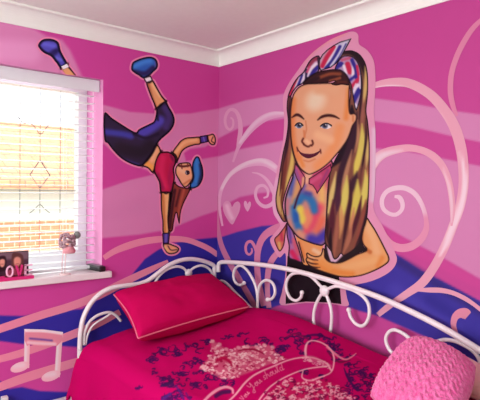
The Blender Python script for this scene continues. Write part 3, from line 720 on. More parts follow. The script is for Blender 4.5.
wall_patch('collar', [(294.8,162.6),(298.6,167),(302,172),(305.6,177.4),(305.4,182),(303.6,187),(301.4,190.6),(299.4,185),(296.4,178.6),(294,172)], 'R', 14.4, (188,84,118), [('s', [(303.4,178),(302.4,187)], 2, (226,170,120), 2), ('s', [(296,170),(299,180)], 2.4, (150,80,140), 2.4), ('o', 1.7, (46,16,36), 1.2)], sh, smooth=False)
fc = [(292.6,95.5),(295,91),(299,86.6),(306,83.6),(316,83),(328,82.6),(340,82.6),(349,82.6),(349.6,92),(349.4,104),(350.4,113),(354,113),(357,115.5),(356.4,121),(353,126),(350.6,133),(347.6,140),(342.6,147.6),(336,155.6),(329.4,163),(322,169),(314.6,173.2),(309,174.8),(304.4,172.6),(299.4,168),(295.6,161),(292.6,151.4),(290.6,139),(290,126),(290,112),(291,102)]
face = wall_patch('face', fc, 'R', 15.0, (226,164,124), [
    ('s', [(293,100),(292,120),(293,142),(298,158)], 6, (224,134,78), 6), ('s', [(349,90),(347.6,104),(346,118)], 5, (226,138,76), 5), ('s', [(340,128),(336,142),(328,156),(318,166)], 9, (230,150,96), 8),
    ('p', [(308,96),(316,91),(323,94),(325,101),(321,108),(313,110.6),(307,106)], (232,206,174), 13), ('s', [(318,90),(336,90)], 8, (226,168,128), 8), ('s', [(318,135),(330,140)], 8, (234,178,134), 7), ('s', [(300,158),(303,166)], 4, (226,140,76), 4),
    ('s', [(292,117.4),(296.4,114.8),(300,115.8),(303.8,119)], [1.2, 2.8, 2.6, 1.2], (62,26,28), 1.2), ('s', [(317.6,120),(322,116.8),(328,115.4),(334,116.2),(339.2,118.6)], [1.2, 2.8, 3, 2.6, 1.2], (66,28,28), 1.2),
    ('s', [(305.6,121),(306.4,130),(303.4,138.6)], 1.3, (206,128,88), 1.6), ('s', [(304,131),(304.6,137)], 2, (214,126,80), 2), ('s', [(303.2,138.6),(302,141.4),(303.8,144)], 1.9, (96,38,34), 1.2), ('s', [(303.8,144.6),(308,146.6),(310.8,145)], 1.9, (96,38,34), 1.2), ('s', [(312.2,140.6),(313,143.6),(311.6,145.6)], 1.9, (96,38,34), 1.2),
    ('s', [(306.6,141),(309,143)], 3, (236,184,142), 3), ('s', [(304,160.4),(309,161.4),(315,159)], 1.4, (206,126,84), 1.8), ('s', [(297,147.4),(297.8,151)], 1.6, (120,56,46), 1.2), ('s', [(320.4,149.6),(320.8,153)], 1.6, (120,56,46), 1.2),
    ('s', [(353,116),(353,121)], 2, (206,128,84), 2), ('o', 2.40, (50, 22, 25), 1.4)], gr)
wall_patch('mouth', [(297.2,147.8),(300.4,151.8),(304.4,153.4),(307.4,153.6),(310,153.8),(315,153),(321,150),(317.6,154.6),(313,157.2),(308.6,158.4),(304.4,157.2),(300,153.8)], 'R', 16.0, (82,26,46), [('s', [(303,153.6),(309,154),(314,153.4)], 1, (120,50,66), 1)], face)
for ex, ey, w_, ix in ((299, 125.6, 4.6, 299.2), (326, 126, 6.2, 324.8)):
    e = wall_patch('eye', [(ex-w_, ey+.2), (ex-w_*.5, ey-2.6), (ex+.4, ey-3.4), (ex+w_*.6, ey-2.4), (ex+w_, ey-.2), (ex+w_*.5, ey+2.4), (ex-.4, ey+3), (ex-w_*.6, ey+2)], 'R', 16.0, (232,224,222),
                   [('p', [(ix+3.1*math.cos(t), ey-.1+3.1*math.sin(t)) for t in np.linspace(0, 6.283, 10, endpoint=False)], (104,110,134), 1.2), ('p', [(ix+1.7*math.cos(t), ey-.1+1.5*math.sin(t)) for t in np.linspace(0, 6.283, 8, endpoint=False)], (28,22,40), 1),
                    ('s', [(ex-w_, ey-.2), (ex-w_*.4, ey-3.0), (ex+w_*.4, ey-3.0), (ex+w_, ey-.4)], 2.8, (26,12,20), 1.2), ('s', [(ix+.9, ey-1.2), (ix+1.1, ey-1)], 1, (240,236,236), .8)], face)
fringe = [(303,84.4),(306,80),(312,75),(318,71.6),(326,70),(334,69),(341,70),(346,74.6),(349.6,81.6),(348.6,85.4),(342,84.6),(336,85.6),(331,84),(335,81),(328,82.6),(320,83.4),(310,83.8)]
wall_patch('fringe', fringe, 'R', 16.0, (58,26,30), [('s', [(318,78),(330,74),(340,74)], 3, (140,72,48), 3), ('s', [(330,81),(340,78)], 2.4, (150,78,52), 2), ('s', [(308,82),(318,78)], 4, (48,24,30), 3), ('s', [(338,82),(346,82)], 2, (90,40,34), 2), ('o', 1.80, (27, 13, 18), 1.2)], gr)
NV, RD, WT_ = (52, 42, 136), (198, 40, 78), (228, 214, 226)
scarfL = [(287.6,97),(289.4,91),(293,83.6),(297.6,77),(303,72),(306,66.6),(309,61.4),(313,57.4),(318.6,55.4),(320.6,60),(320,67),(318.6,71.6),(312,75.6),(306.4,79.6),(302.4,84),(297.4,86.8),(293.6,91.6),(291,96.4)]
sc1 = wall_patch('headscarf', scarfL, 'R', 17.0, (198,150,180), [
    ('s', [(289,95),(293,88),(297,80)], 4, RD, 2), ('s', [(294,91),(299,80),(303,74)], 2.4, WT_, 1.4), ('s', [(298,87),(302.6,76)], 3.6, NV, 1.6), ('s', [(301.6,84),(304.6,75)], 2.6, WT_, 1.2), ('s', [(306,80),(306.6,70)], 2.6, (44,30,70), 1.4),
    ('s', [(308.6,66),(313,60.6),(317,58.4)], 4, (150,56,82), 2), ('s', [(308.6,76),(311,69),(316,64)], 3, WT_, 1.6), ('s', [(311,76),(314,71),(318,67)], 4, NV, 1.8), ('s', [(307,72),(309.6,67)], 2, (206,80,120), 1.6), ('s', [(318,58),(319.4,70)], 1.8, (50,30,50), 1.4), ('o', 2.40, (26, 14, 31), 1.2)], gr)
scarfR = [(337,63),(341.6,56.8),(348,55.4),(354,57.4),(358.4,63),(361,72),(361.8,84),(361,95),(358.6,105),(356.4,110.8),(354.4,106.4),(352.6,96),(350.8,86),(348.4,79.6),(345,74),(340,70.4),(334.6,69.4)]
wall_patch('headscarf_band', scarfR, 'R', 16.6, (180,150,184), [
    ('s', [(336,67),(341,64)], 5, NV, 2), ('s', [(342,60),(350,58)], 3, (190,90,120), 2), ('s', [(344,66),(346,73)], 3, WT_, 1.6), ('s', [(347.6,64),(350,72)], 5, RD, 2), ('s', [(353.4,66),(352.6,78)], 2.6, WT_, 1.6), ('s', [(352,60),(356,70),(356.6,78)], 3.6, NV, 1.8), ('s', [(357,66),(359,78)], 2.4, RD, 1.6),
    ('s', [(350,80),(355,76)], 3, NV, 2), ('s', [(351,88),(357.6,80)], 4, RD, 2), ('s', [(352.6,94),(358,85)], 2.8, WT_, 1.4), ('s', [(353.4,101),(359,90)], 5, NV, 2), ('s', [(360.4,76),(360.4,88)], 2, WT_, 1.4), ('s', [(355.6,105),(356.4,109)], 2.8, WT_, 1.4), ('s', [(354,88),(356,84)], 1.4, WT_, 1.4), ('o', 2.10, (26, 15, 33), 1.2)], gr)
knot = [(320.4,71),(318.6,66),(319,60),(322,54.6),(327,49.6),(333,45.4),(340,41.6),(346,39.8),(351.6,38.2),(349,43.4),(345.6,49.6),(341.6,56.6),(336.6,63.4),(331,67.6),(325,69.6)]
wall_patch('headscarf_knot', knot, 'R', 18.0, (200,196,214), [
    ('s', [(321,66),(324,58),(330,50.6)], 4, (206,150,170), 2), ('s', [(322.6,66),(327,57),(334,47.6)], 4.6, RD, 2), ('s', [(325,68),(331,58),(338,46)], 2.4, WT_, 1.4), ('s', [(326,68.6),(333,60),(340,47)], 4, NV, 1.8), ('s', [(331,66),(338,56),(345,43)], 2.4, (206,204,222), 1.4), ('s', [(334,65),(341,54),(346,44)], 1.6, NV, 1.2), ('s', [(340,58),(347,45),(351,39.6)], 1.8, (170,160,180), 1.2), ('o', 2.10, (24, 15, 26), 1.1)], sc1, smooth=False)
arm = [(367,217.4),(371,223),(375.6,230),(382,242),(386,250),(389.2,257),(388.4,262.4),(381,267.8),(371,272.6),(361,276),(350,277.6),(340,277.2),(330,274.6),(321,271.6),(312.4,268.2),(307.6,264.4),(305.4,260),(306.4,257),(306,254),(307.4,252.4),(311,254.6),(315.6,256),(320,255),(321.6,251.6),(322.2,248.4),(324.4,248.6),(325.2,252.6),(325.6,257.4),(330,261.4),(336,262.4),(342,261.4),(350,257.6),(357,253.8),(366.2,250),(363,245),(361.2,239),(362.4,231),(364.6,224)]
am = wall_patch('bent_arm', arm, 'R', 17.0, (226,160,100), [
    ('s', [(368,226),(374,240),(377,252)], 8, (230,176,124), 7), ('s', [(344,268),(360,264),(376,260)], 8, (230,172,112), 7), ('s', [(316,264),(332,271),(352,274)], 6, (224,138,66), 6), ('s', [(382,258),(378,266)], 5, (224,140,72), 5), ('s', [(364,248),(370,252)], 4, (196,110,60), 3), ('s', [(362.6,232),(362.6,244)], 2, (206,126,74), 2),
    ('s', [(307,257.4),(313,259.6),(318,260.2)], [1, 1.6, .8], (70,30,30), 1), ('s', [(306.4,261),(312,263.6),(318,264)], [1, 1.6, .8], (70,30,30), 1), ('s', [(309.6,265.6),(315,267.4),(320,267.4)], [1, 1.4, .8], (70,30,30), 1), ('s', [(309,255),(314,257.6)], 2, (234,180,128), 2), ('s', [(322,262),(330,268)], 5, (228,150,80), 5), ('s', [(323.4,250),(323,256)], 1.6, (234,176,120), 1.6), ('o', 2.55, (42, 18, 20), 1.3)], gr)

# ================================================================== ON THE WINDOW SILL
def wpx(px, py, x): return hit(px, py, 0, x)
fy0, fy1 = -1.372, -1.188; zs0 = WZ0+0.003
pf = thing('photo_frame', 'photo frame with pink LOVE letters standing on the window sill', 'photo frame', (-0.01, (fy0+fy1)/2, zs0))
MB().box((-0.03, fy0, zs0), (0.018, fy1, zs0+0.016)).build('base', M_LOVE, pf, bevel=0.002)
MB().box((-0.026, fy0+0.004, zs0+0.014), (-0.014, fy1-0.018, zs0+0.142)).build('backing', M_BLACK, pf, bevel=0.002)
n = 50; ys = np.linspace(fy0+0.008, fy1-0.022, n); zz = np.linspace(zs0+0.02, zs0+0.138, n)
U, Z = np.meshgrid(ys, zz); V = np.column_stack([np.full(U.size, -0.0132), U.ravel(), Z.ravel()])
F = [[j*n+i, j*n+i+1, (j+1)*n+i+1, (j+1)*n+i] for j in range(n-1) for i in range(n-1)]
Q = np.column_stack([(V[:, 1]-fy0)*1000, (zs0+0.14-V[:, 2])*1000])
C = paint(Q, (70, 44, 60), [('p', [(0,0),(200,0),(200,40),(0,30)], (110,84,96), 20), ('p', [(16,30),(34,16),(54,22),(58,60),(50,90),(20,90)], (46,26,34), 8), ('p', [(26,40),(38,32),(50,40),(48,64),(38,74),(28,64)], (206,140,124), 8), ('p', [(84,14),(110,6),(136,20),(142,60),(136,100),(88,100)], (84,50,48), 8), ('p', [(94,36),(110,26),(126,38),(124,66),(110,80),(96,68)], (204,134,120), 10), ('s', [(32,57),(44,58)], 3, (140,70,70), 3), ('s', [(104,62),(116,62)], 3, (140,60,66), 3), ('p', [(70,90),(140,84),(150,130),(60,130)], (176,84,110), 12)])
mk('photo_print', V, F, M_PHOTO, pf, np.clip(lin(C)*1.2, 0, .9))
def letter(ch, y0, w, hgt, mat):
    m = MB(); z0 = zs0+0.016; t = 0.0085; xa, xb = -0.002, 0.012
    def bar(a, b, th=t):
        d = Vector((0, b[0]-a[0], b[1]-a[1])); L_ = d.length; ang = math.atan2(d.z, d.y); ce = Vector((0.005, (a[0]+b[0])/2, (a[1]+b[1])/2))
        m.box((xa, ce.y-L_/2, ce.z-th/2), (xb, ce.y+L_/2, ce.z+th/2), Matrix.Rotation(ang, 3, 'X'), ce)
    if ch == 'L': bar((y0+t/2, z0), (y0+t/2, z0+hgt)); bar((y0, z0+t/2), (y0+w, z0+t/2))
    if ch == 'O':
        pts = [(0.005, y0+w/2+(w/2-t/2)*math.cos(a), z0+hgt/2+(hgt/2-t/2)*math.sin(a)) for a in np.linspace(0, 2*math.pi, 20, endpoint=False)]; m.tube(pts, t*0.62, 8, True)
    if ch == 'V': bar((y0+t/2, z0+hgt), (y0+w/2, z0+t*0.3)); bar((y0+w-t/2, z0+hgt), (y0+w/2, z0+t*0.3))
    if ch == 'E':
        bar((y0+t/2, z0), (y0+t/2, z0+hgt))
        for q in (t/2, hgt/2, hgt-t/2): bar((y0, z0+q), (y0+w, z0+q), t*0.85)
    o = m.build('letter', mat, pf, bevel=0.001); return o
for k, ch in enumerate('LOVE'):
    letter(ch, fy0+0.006+k*0.0445, 0.038, 0.058, M_LOVE2 if k % 2 else M_LOVE)

# beaded ornament on thin legs
od = thing('beaded_ornament', 'pale pink standing ornament with a cluster of dark beads on the window sill', 'ornament', (-0.005, -0.985, zs0))
M_BEAD = plain('mauve_beads', (178, 146, 156), 0.35, var=0.35, scale=90)
M_KNOB = plain('grey_green_bead', (128, 132, 130), 0.5)
M_SK = plain('dusty_pink_net', (222, 150, 160), 0.7)
M_PALE = plain('pale_pink_wire', (232, 205, 205), 0.5)
cb = MB(); rnd = random.Random(3)
ctr = wpx(67, 241, 0.0)
for k in range(95):
    a, b_ = rnd.uniform(0, 6.28), rnd.uniform(-1, 1); s = math.sqrt(1-b_*b_); r_ = rnd.uniform(.75, 1)
    cb.ball((ctr[0]+0.03*s*math.cos(a)*r_, ctr[1]+0.046*s*math.sin(a)*r_, ctr[2]+0.044*b_*r_), rnd.uniform(.0065, .0095), 8, 6)
cb.build('bead_cluster', M_BEAD, od, True)
kp = wpx(77, 235, -0.005); MB().ball(kp, 0.02, 12, 8).build('knob', M_KNOB, od, True)
s0 = wpx(68, 247, -0.005); s1 = wpx(69, 252, -0.005)
sk = MB(); sk.tube([(s0[0], s0[1], s0[2]+.012), tuple(s0), (s1[0], s1[1], s1[2]), (s1[0], s1[1], s1[2]-0.006)], [0.015, 0.028, 0.036, 0.03], 14); sk.build('net_skirt', M_SK, od, True)
for px in (61.5, 64.5):
    a = wpx(px+1.5, 250, -0.005); MB().tube([a, (a[0], a[1]-0.004, (a[2]+zs0)/2), (a[0], a[1]-0.006, zs0+0.006)], 0.0028, 6).build('leg', M_PALE, od, True)
a = wpx(65, 268, -0.005); MB().tube([(a[0], a[1], zs0), (a[0], a[1], zs0+0.005), (a[0], a[1], zs0+0.008)], [0.03, 0.03, 0.022], 20).build('base', M_PALE, od, True)

# black case
A = np.array([-0.125, -0.835, zs0]); B = np.array([0.026, -0.818, zs0])
gc = thing('glasses_case', 'black oblong case lying at the right end of the window sill', 'case', tuple((A+B)/2))
ang = math.atan2(B[1]-A[1], B[0]-A[0]); RZ = Matrix.Rotation(ang, 3, 'Z'); cmid = (A+B)/2; Lc = 0.152
def slab(z0, z1, hl, hwid, name, mat, bev):
    MB().box((cmid[0]-hl, cmid[1]-hwid, z0), (cmid[0]+hl, cmid[1]+hwid, z1), RZ, (cmid[0], cmid[1], (z0+z1)/2)).build(name, mat, gc, bevel=bev)
slab(zs0, zs0+0.030, Lc/2, 0.021, 'body', M_BLACK, 0.008)
slab(zs0+0.0295, zs0+0.033, Lc/2-0.014, 0.011, 'top_panel', M_GREYTOP, 0.0015)

# ================================================================== THE DAYBED
BYB, BXL, BXR, BYF = -0.06, 0.06, 2.06, -0.975       # back plane, left end plane, right end plane, front posts
bed = thing('daybed', 'white metal daybed with scrollwork back along the mural wall', 'bed', ((BXL+BXR)/2, (BYB+BYF)/2, 0))
RB, RT = 0.0135, 0.0085
def back(pts, n=6): return crv([hit(x, y, 1, BYB) for x, y in pts], n)
def end(pts, n=6): return crv([hit(x, y, 0, BXL) for x, y in pts], n)
brail = [(218.5,272),(218.5,266),(220,262.8),(225,262),(240,262.8),(260,264.6),(280,267.6),(300,272),(322,278),(345,285.2),(380,297.6),(420,316),(450,332),(480,350.5)]
bp = back(brail); bp = np.vstack([bp, crv([bp[-1], (1.92, BYB, .835), (BXR-.02, BYB, .775), (BXR, BYB, .74), (BXR, BYB, .68)], 5)[1:]])
MB().tube(bp, RB, 10).build('back_rail', M_METAL, bed, True)
erail = [(215.5,271),(214,266),(209,263),(201,260.4),(190,259),(179,260.8),(167.5,266),(157,274),(148,280.5),(138,284),(126,285.5),(113,287.6),(103,292),(94,299.5),(87,309.5),(82.5,321),(80.4,335),(79.8,350)]
ep = end(erail)
MB().tube(ep, RB, 10).build('end_rail', M_METAL, bed, True)
z0 = ep[-1][2]
def post(x, y, zt, name='leg'):
    p = MB(); p.tube([(x, y, 0.02), (x, y, zt)], RB, 10); o = p.build(name, M_METAL, bed, True)
    MB().ball((x, y, 0.014), 0.017, 10, 7, (1, 1, .8)).build('foot', M_UPVC, o, True)
post(BXL, ep[-1][1], z0+.01); post(BXL, BYB-0.005, 1.0); post(BXR, BYB, .70); 
# right end panel, the same frame at the other end of the bed
ep2 = np.column_stack([np.full(len(ep), BXR), ep[:, 1], 0.30+(ep[:, 2]-0.30)*0.62])
MB().tube(ep2, RB, 10).build('end_rail', M_METAL, bed, True)
post(BXR, ep[-1][1], ep2[-1][2]+.01)
# scrolls of the back
def scroll(pts, ball=None, fn=back, r=RT, rb=0.0125):
    P = fn(pts); o = MB().tube(P, r, 8).build('scroll', M_METAL, bed, True)
    if ball is not None:
        MB().ball(P[0] if ball == 0 else P[-1], rb, 12, 8).build('ball_tip', M_METAL, o, True)
    return o
scroll([(217.5,286),(218.6,282.6),(222,280.8),(227,283.6),(234,291),(242,299),(250,307),(262,318)])
scroll([(244,283),(240.4,285),(236,283),(233.4,276.6),(235,269),(240,265.6),(246,269),(251.6,277),(255.6,286),(257.4,296),(257.5,308),(257.5,318)], 0)
scroll([(267.6,299.6),(272,298.6),(275,293),(274,285.6),(270,281),(264.6,280.6),(260,285),(258,293),(257.6,304),(257.5,318)], 0)
scroll([(302,292.5),(300.8,297.4),(296,300.6),(290,297.4),(286.4,289),(287,280.6),(291.6,274.6),(299,273),(308,275),(315,280),(324.4,290.5)], 0)
scroll([(348.8,310),(350.6,317),(355.6,323.6),(361.6,326),(366.6,322.4),(369.4,314),(368.4,304),(363,296.4),(354,290.6),(344,287.6),(335,286.4),(324.4,290.5)], 0)
scroll([(324.4,291),(319.6,297),(315.4,306),(313.6,317),(314.6,330),(317,344)])
scroll([(324.4,291),(328,299),(331,309),(331.6,321),(329.6,336),(326,350)])
scroll([(396,355),(391,351.6),(387,345),(386,337.6),(389,332),(394.6,330),(401.6,332.6),(408,337.2),(414,343),(420,352),(424,366)], 0)
scroll([(428,366),(428.6,354),(432,346),(438,341.4),(446,339.8),(455,341.2),(464,345.2),(472.6,350.6),(478.6,358),(482,368)], 0)
rc = hit(324.4, 291, 1, BYB)
rs = MB(); rs.ball(rc, 0.029, 16, 10, (1, .62, 1)); rs.build('rosette', M_METAL, bed, True)
# scrolls of the left end
scroll([(216,284),(213.4,276),(209.6,269.4),(203,265.8),(196.4,266.6),(191,270),(188.6,274)], None, end)
scroll([(152.4,300),(152.8,291),(155,282.6),(160,275),(167,269.6),(176,266.6),(183,268),(188,273)], None, end)
scroll([(188.4,274),(185.4,279),(183.6,288),(184,300)], None, end)
scroll([(188.4,274),(191.4,279),(192.6,288),(192,300)], None, end)
scroll([(121,302),(122.6,295.6),(127,291),(133,288.6),(139,289.4),(144,293),(147,300)], None, end)
scroll([(84,345),(84.8,333),(88.4,323.4),(95,317),(103,313.4),(110,312.6),(116,315.4),(121,321)], None, end)
scroll([(85.6,345),(87.6,335),(92,326.6),(98,321.6),(105,317.6),(112,312.8)], None, end, 0.006)
rc2 = hit(188.6, 273, 0, BXL)
MB().ball(rc2, 0.026, 16, 10, (.62, 1, 1)).build('rosette', M_METAL, bed, True)
# side rails and slatted base
fr = MB()
for y in (BYB-0.02, BYF+0.02): fr.box((BXL, y-0.012, 0.285), (BXR, y+0.012, 0.33))
for x in (BXL, BXR): fr.box((x-0.012, BYF, 0.285), (x+0.012, BYB, 0.33))
fr.build('side_rails', M_METAL, bed)
sl = MB()
for k in range(14):
    x = BXL+0.08+k*0.14; sl.box((x-0.035, BYF+0.03, 0.31), (x+0.035, BYB-0.03, 0.329))
sl.build('slats', M_WOOD, bed)
MT = MB().box((BXL+0.03, BYF+0.02, 0.331), (BXR-0.03, BYB-0.035, 0.60)).build('mattress', M_MATT, None, bevel=0.03)
tag(MT, 'white mattress under the crimson duvet on the daybed', 'mattress')

# ------------------------------------------------------------------ duvet
def sstep(a, b, x):
    t = np.clip((x-a)/(b-a), 0, 1); return t*t*(3-2*t)
XL, XR = 0.12, 2.0
YB, YF, W_TOP = -0.095, -1.035, 0.845
def top_z(x, y):
    z = 0.742
    z = z + 0.085*np.exp(-((x-0.68)/0.42)**2-((y+0.06)/0.26)**2)
    z = z + 0.02*np.exp(-((x-1.15)/0.4)**2-((y+0.1)/0.25)**2)
    z = z - 0.02*sstep(0.35, 0.12, x)
    z = z - 0.035*sstep(0.2, 0.12, x)*1.0
    z = z - 0.03*sstep(-0.70, -1.0, y)
    return z
us = np.linspace(0, 1, 620); vs = np.linspace(0, 1, 420)
# profile across the bed: behind (down), top, rounded front edge, hanging front
def across(v):
    s = v*1.52                                     # cloth length along the profile
    if s < 0.10: return YB+0.004, -(0.10-s)*1.3, 0.0
    s -= 0.10
    W = W_TOP
    if s < W: return YB-s, 0.0, 1.0
    s -= W; r = 0.075
    if s < r*math.pi/2: a = s/r; return YB-W-r*math.sin(a), -r*(1-math.cos(a)), 1.0
    s -= r*math.pi/2
    return YB-W-r-0.03*min(1, s/0.2), -r-s, 2.0
prof = [across(v) for v in vs]
V = np.zeros((len(us)*len(vs), 3)); k = 0
for j, v in enumerate(vs):
    y, dz, zone = prof[j]
    x = XL+(XR-XL)*us
    yy = np.full_like(x, y)
    zt = top_z(x, np.clip(yy, -1.03, -0.095))
    # rounded left edge
    e = sstep(0.09, 0.0, x-XL); 
    drop = 0.10*e*e
    hang = -dz if zone == 2 else 0
    zz = zt+dz-drop
    fold = 0.0
    if zone == 2:
        lim = np.maximum(0.22, 0.50-0.70*(x-XL))
        he = np.minimum(hang, np.maximum(zt-lim, 0.02))          # cloth hangs no lower than its hem
        zz = zt-drop-he
        g_ = np.minimum(1, np.maximum(he-0.075, 0)/0.2)
        yy = np.full_like(x, YB-W_TOP-0.075)-0.03*g_+(0.012*np.sin(x*17+0.8)+0.006*np.sin(x*41))*g_
        b_ = np.sin(math.pi*np.clip((he-0.02)/0.30, 0, 1))*np.exp(-((x-XL)/0.16)**2)
        x = x-0.02*b_; yy = yy-0.02*b_
    V[k:k+len(us)] = np.column_stack([x, yy, zz]); k += len(us)
# soft quilted wrinkles
for i in range(len(V)):
    p = V[i]
    w = noise.noise(Vector((p[0]*3.1, p[1]*4.3, 1.7)))*0.011 + noise.noise(Vector((p[0]*9, p[1]*11, 5)))*0.0042 + noise.noise(Vector((p[0]*24, p[1]*20, 9)))*0.0012
    V[i, 2] += w*(1.0 if p[1] < -0.2 else 0.5)
    V[i, 1] += 0.5*noise.noise(Vector((p[0]*7, p[2]*9, 3)))*0.01
m = len(us)
F = [[j*m+i, (j+1)*m+i, (j+1)*m+i+1, j*m+i+1] for j in range(len(vs)-1) for i in range(m-1)]
Q = to_photo(V)
PU, LC = (66, 18, 84), (226, 150, 166)
rnd = random.Random(11)
dops = []
def squiggle(cx, cy, r, col, w=1.4, al=.85, n=1):
    """little tangled flourishes: each a curl with a wandering tail"""
    for _ in range(n):
        x, y, a = cx+rnd.uniform(-r, r), cy+rnd.uniform(-r, r)*.6, rnd.uniform(0, 6.28)
        turn = rnd.choice((-1, 1))*rnd.uniform(.5, 1.2); pts = []; st = r*rnd.uniform(.3, .55)
        for t in range(8):
            pts.append((x, y)); a += turn*(1+.15*t) if t != 4 else -turn*1.5
            x += st*math.cos(a); y += .6*st*math.sin(a); st *= .93
        dops.append(('s', pts, [w*.4, w*1.1, w*.8, w*.3], col, 1.1, al))
# dark scrollwork
for cx, cy, r, n in ((155,357,6,2),(163,352,5,2),(172,355,6,2),(180,352,4,1),(180,371,6,2),(166,384,6,3),(172,380,5,2),(190,383,6,2),(194,347,5,2),(205,343,4,2),(141,388,4,1),(165,398,8,2),(180,396,8,3),(197,362,5,2),(156,372,4,1),(186,364,5,1),(200,374,5,1),(212,377,6,2),(225,381,6,2),(205,386,6,1),
                   (250,341,5,1),(262,343,6,2),(272,346,5,1),(284,350,7,3),(277,353,5,1),(290,336,6,2),(302,340,6,2),(313,339,5,1),(322,337,5,1),(331,342,6,2),(338,348,6,2),(346,356,5,1),(333,357,5,1),(330,351,4,1),(348,366,5,1),(352,376,6,1),(362,372,8,3),(368,379,7,2),(376,384,5,2),(358,386,7,2),(382,380,5,1),(345,386,6,1),(352,394,7,2),(305,373,4,2),(322,376,3,1),(366,392,6,1),(300,352,5,1),(240,334,4,1),(228,336,4,1)):
    squiggle(cx, cy, r, PU, 1.3, .9, n*3+1)
dops += [('s', [(344,368),(347,376),(352,384),(358,391)], [1, 3, 1], PU, 1.4, .9), ('s', [(327,350),(332,357),(340,362),(350,360)], [1, 2.4, 1], (110,24,70), 1.4, .9), ('s', [(286,337),(296,333.6),(306,338),(314,343)], [1, 2.4, .8], (110,24,74), 1.4, .8), ('s', [(304,336),(318,335),(332,340)], [1, 2.6, 1], PU, 1.6, .8), ('s', [(161,386),(168,384),(174,379)], [2, 4, 1], (60,24,80), 1.6, .9), ('s', [(163,399),(170,394)], 3, (80,36,120), 2, .9), ('s', [(184,400),(180,392),(176,386)], 2, (84,34,120), 1.5, .8), ('s', [(190,400),(186,393)], 1.6, (84,34,120), 1.5, .8)]
# the lace crown
crown = [(211,340),(217,343),(223,347),(228,350),(233,351),(236,347.6),(242,346),(250,345.6),(258,346),(265,344.6),(272,346),(274,351),(280,356),(287,359),(278,361.6),(268,365),(258,369),(248,373),(238,376.6),(229,379.4),(222,379),(214,375),(207,371.6),(199,369),(203,364),(209,358),(214,353),(211,346)]
dops.append(('p', crown, (214,104,132), 3, .85, 0))
ca = np.array(crown)
for _ in range(420):
    x, y = rnd.uniform(199, 287), rnd.uniform(340, 380)
    if inside(np.array([[x, y]]), ca)[0]:
        if rnd.random() < .8: squiggle(x, y, rnd.uniform(1.8, 3.6), (238,170,180) if rnd.random() < .6 else (250,222,220), 1.1, .95)
        else: squiggle(x, y, 2.8, (168,10,70), 1.3, .9)
dops += [('s', [(238,351),(246,349.4),(256,350),(264,354)], [1, 2.6, 1], (150,10,58), 1.4, .9), ('s', [(216,362),(222,358),(229,361),(232,366)], [2, 3.6, 1.4], (186,12,70), 1.8, .9)]
for px, py in ((212,341),(219,344),(226,349),(238,347.4),(247,346.4),(256,346.4),(264,345),(272,347),(203,366),(210,358)):
    dops.append(('s', [(px, py), (px+1, py+.4)], 3.2, (232,166,176), 1.6, .8))
# scroll banner
BN = (246, 186, 194)
dops += [('s', [(228,402),(236,394),(244,384),(252,376.6),(262,371),(274,366),(286,361),(298,358),(310,357.4),(320,360),(327,364),(331,370)], [2, 2, 1.8, 1.6, 1.4, 1.6, 2], BN, 1.2, .9),
         ('s', [(258,402),(262,396),(270,387),(280,380),(292,374),(304,369.6),(316,367.4),(327,366.4)], [1.6, 1.6, 1.4, 1.4, 1.6], BN, 1.2, .9),
         ('s', [(204,401),(210,395),(218,389.4),(226,387),(232,389),(233,393)], [2.6, 3, 2.6, 2], BN, 1.4, .85), ('s', [(216,396),(222,392.6),(229,391.6)], 4, (74,26,86), 2, .9),
         ('s', [(306,358),(305.4,350),(307,343.6),(311,340.8),(318,341.4),(325,344.6),(331,350),(334,358),(333,368),(330,373),(324,376)], [2, 2.6, 1.4, 1.2, 1.4, 1.6, 1.6, 1.4, 1.2], BN, 1.2, .9),
         ('s', [(327,347),(333,352),(340,357.4),(346,359.4),(352,356.6),(356,353.4)], [2, 2.4, 1.8, 1.6, 1], (238,140,160), 1.3, .9), ('s', [(303,371),(302,377),(306,380),(312,380.4),(318,378),(324,376)], [1.2, 1.4, 2, 1.6], BN, 1.2, .9),
         ('s', [(305,357),(314,359),(322,363),(331,366)], [4, 5, 4, 2], (228,140,160), 3, .6)]
for _ in range(40):
    t = rnd.random(); x = 304+26*t; y = 358+9*t+rnd.uniform(-2, 2); squiggle(x, y, 1.6, (240,190,196), .8, .8)
# handwriting along the banner: You should
def hand(letters, path, size, col):
    P = crv(path, 20); s = np.concatenate([[0], np.cumsum(np.hypot(*np.diff(P, axis=0).T))]); pos = 0
    for g, adv in letters:
        for st in g:
            pts = []
            for u_, h_ in st:
                d_ = pos+u_*size; i = min(np.searchsorted(s, d_), len(P)-2); tgt = P[min(i+3, len(P)-1)]-P[max(i-3, 0)]; tgt = tgt/np.linalg.norm(tgt)
                pts.append(P[i]+np.array([tgt[1], -tgt[0]])*h_*size)
            dops.append(('s', pts, .8, col, .9, .8))
        pos += adv*size
o_ = [[(.1,.3),(.25,.5),(.45,.3),(.25,.02),(.1,.3),(.5,.4)]]; u__ = [[(.05,.5),(.1,.1),(.3,.05),(.45,.45),(.48,.05),(.6,.1)]]
GL = [([[(0,1),(.1,.6),(.35,.6),(.5,1)], [(.5,1),(.45,.4),(.2,-.4),(0,-.2),(.6,.2)]], .75), (o_, .5), (u__, .95),
      ([[(.05,.05),(.3,.1),(.15,.35),(.3,.55),(.38,.45)]], .45), ([[(.05,0),(.15,1),(.1,.3),(.3,.5),(.4,.05),(.5,.1)]], .5), (o_, .5), (u__, .6), ([[(.05,.1),(.25,.9),(.12,1),(.15,.1),(.3,.1)]], .35), ([[(.4,.45),(.2,.5),(.1,.2),(.3,.03),(.45,.3),(.6,1.05),(.5,.1),(.65,.1)]], .5)]
hand(GL, [(252,391),(260,383.4),(270,376.6),(282,370.6),(294,366.4),(306,363.6),(316,363)], 7.4, (236,160,176))
hand([([[(0,.9),(.2,.2),(.4,.9)]], .5), (o_, .5), (u__, .6)], [(244,401),(249,394),(254,389)], 6, (240,170,182))
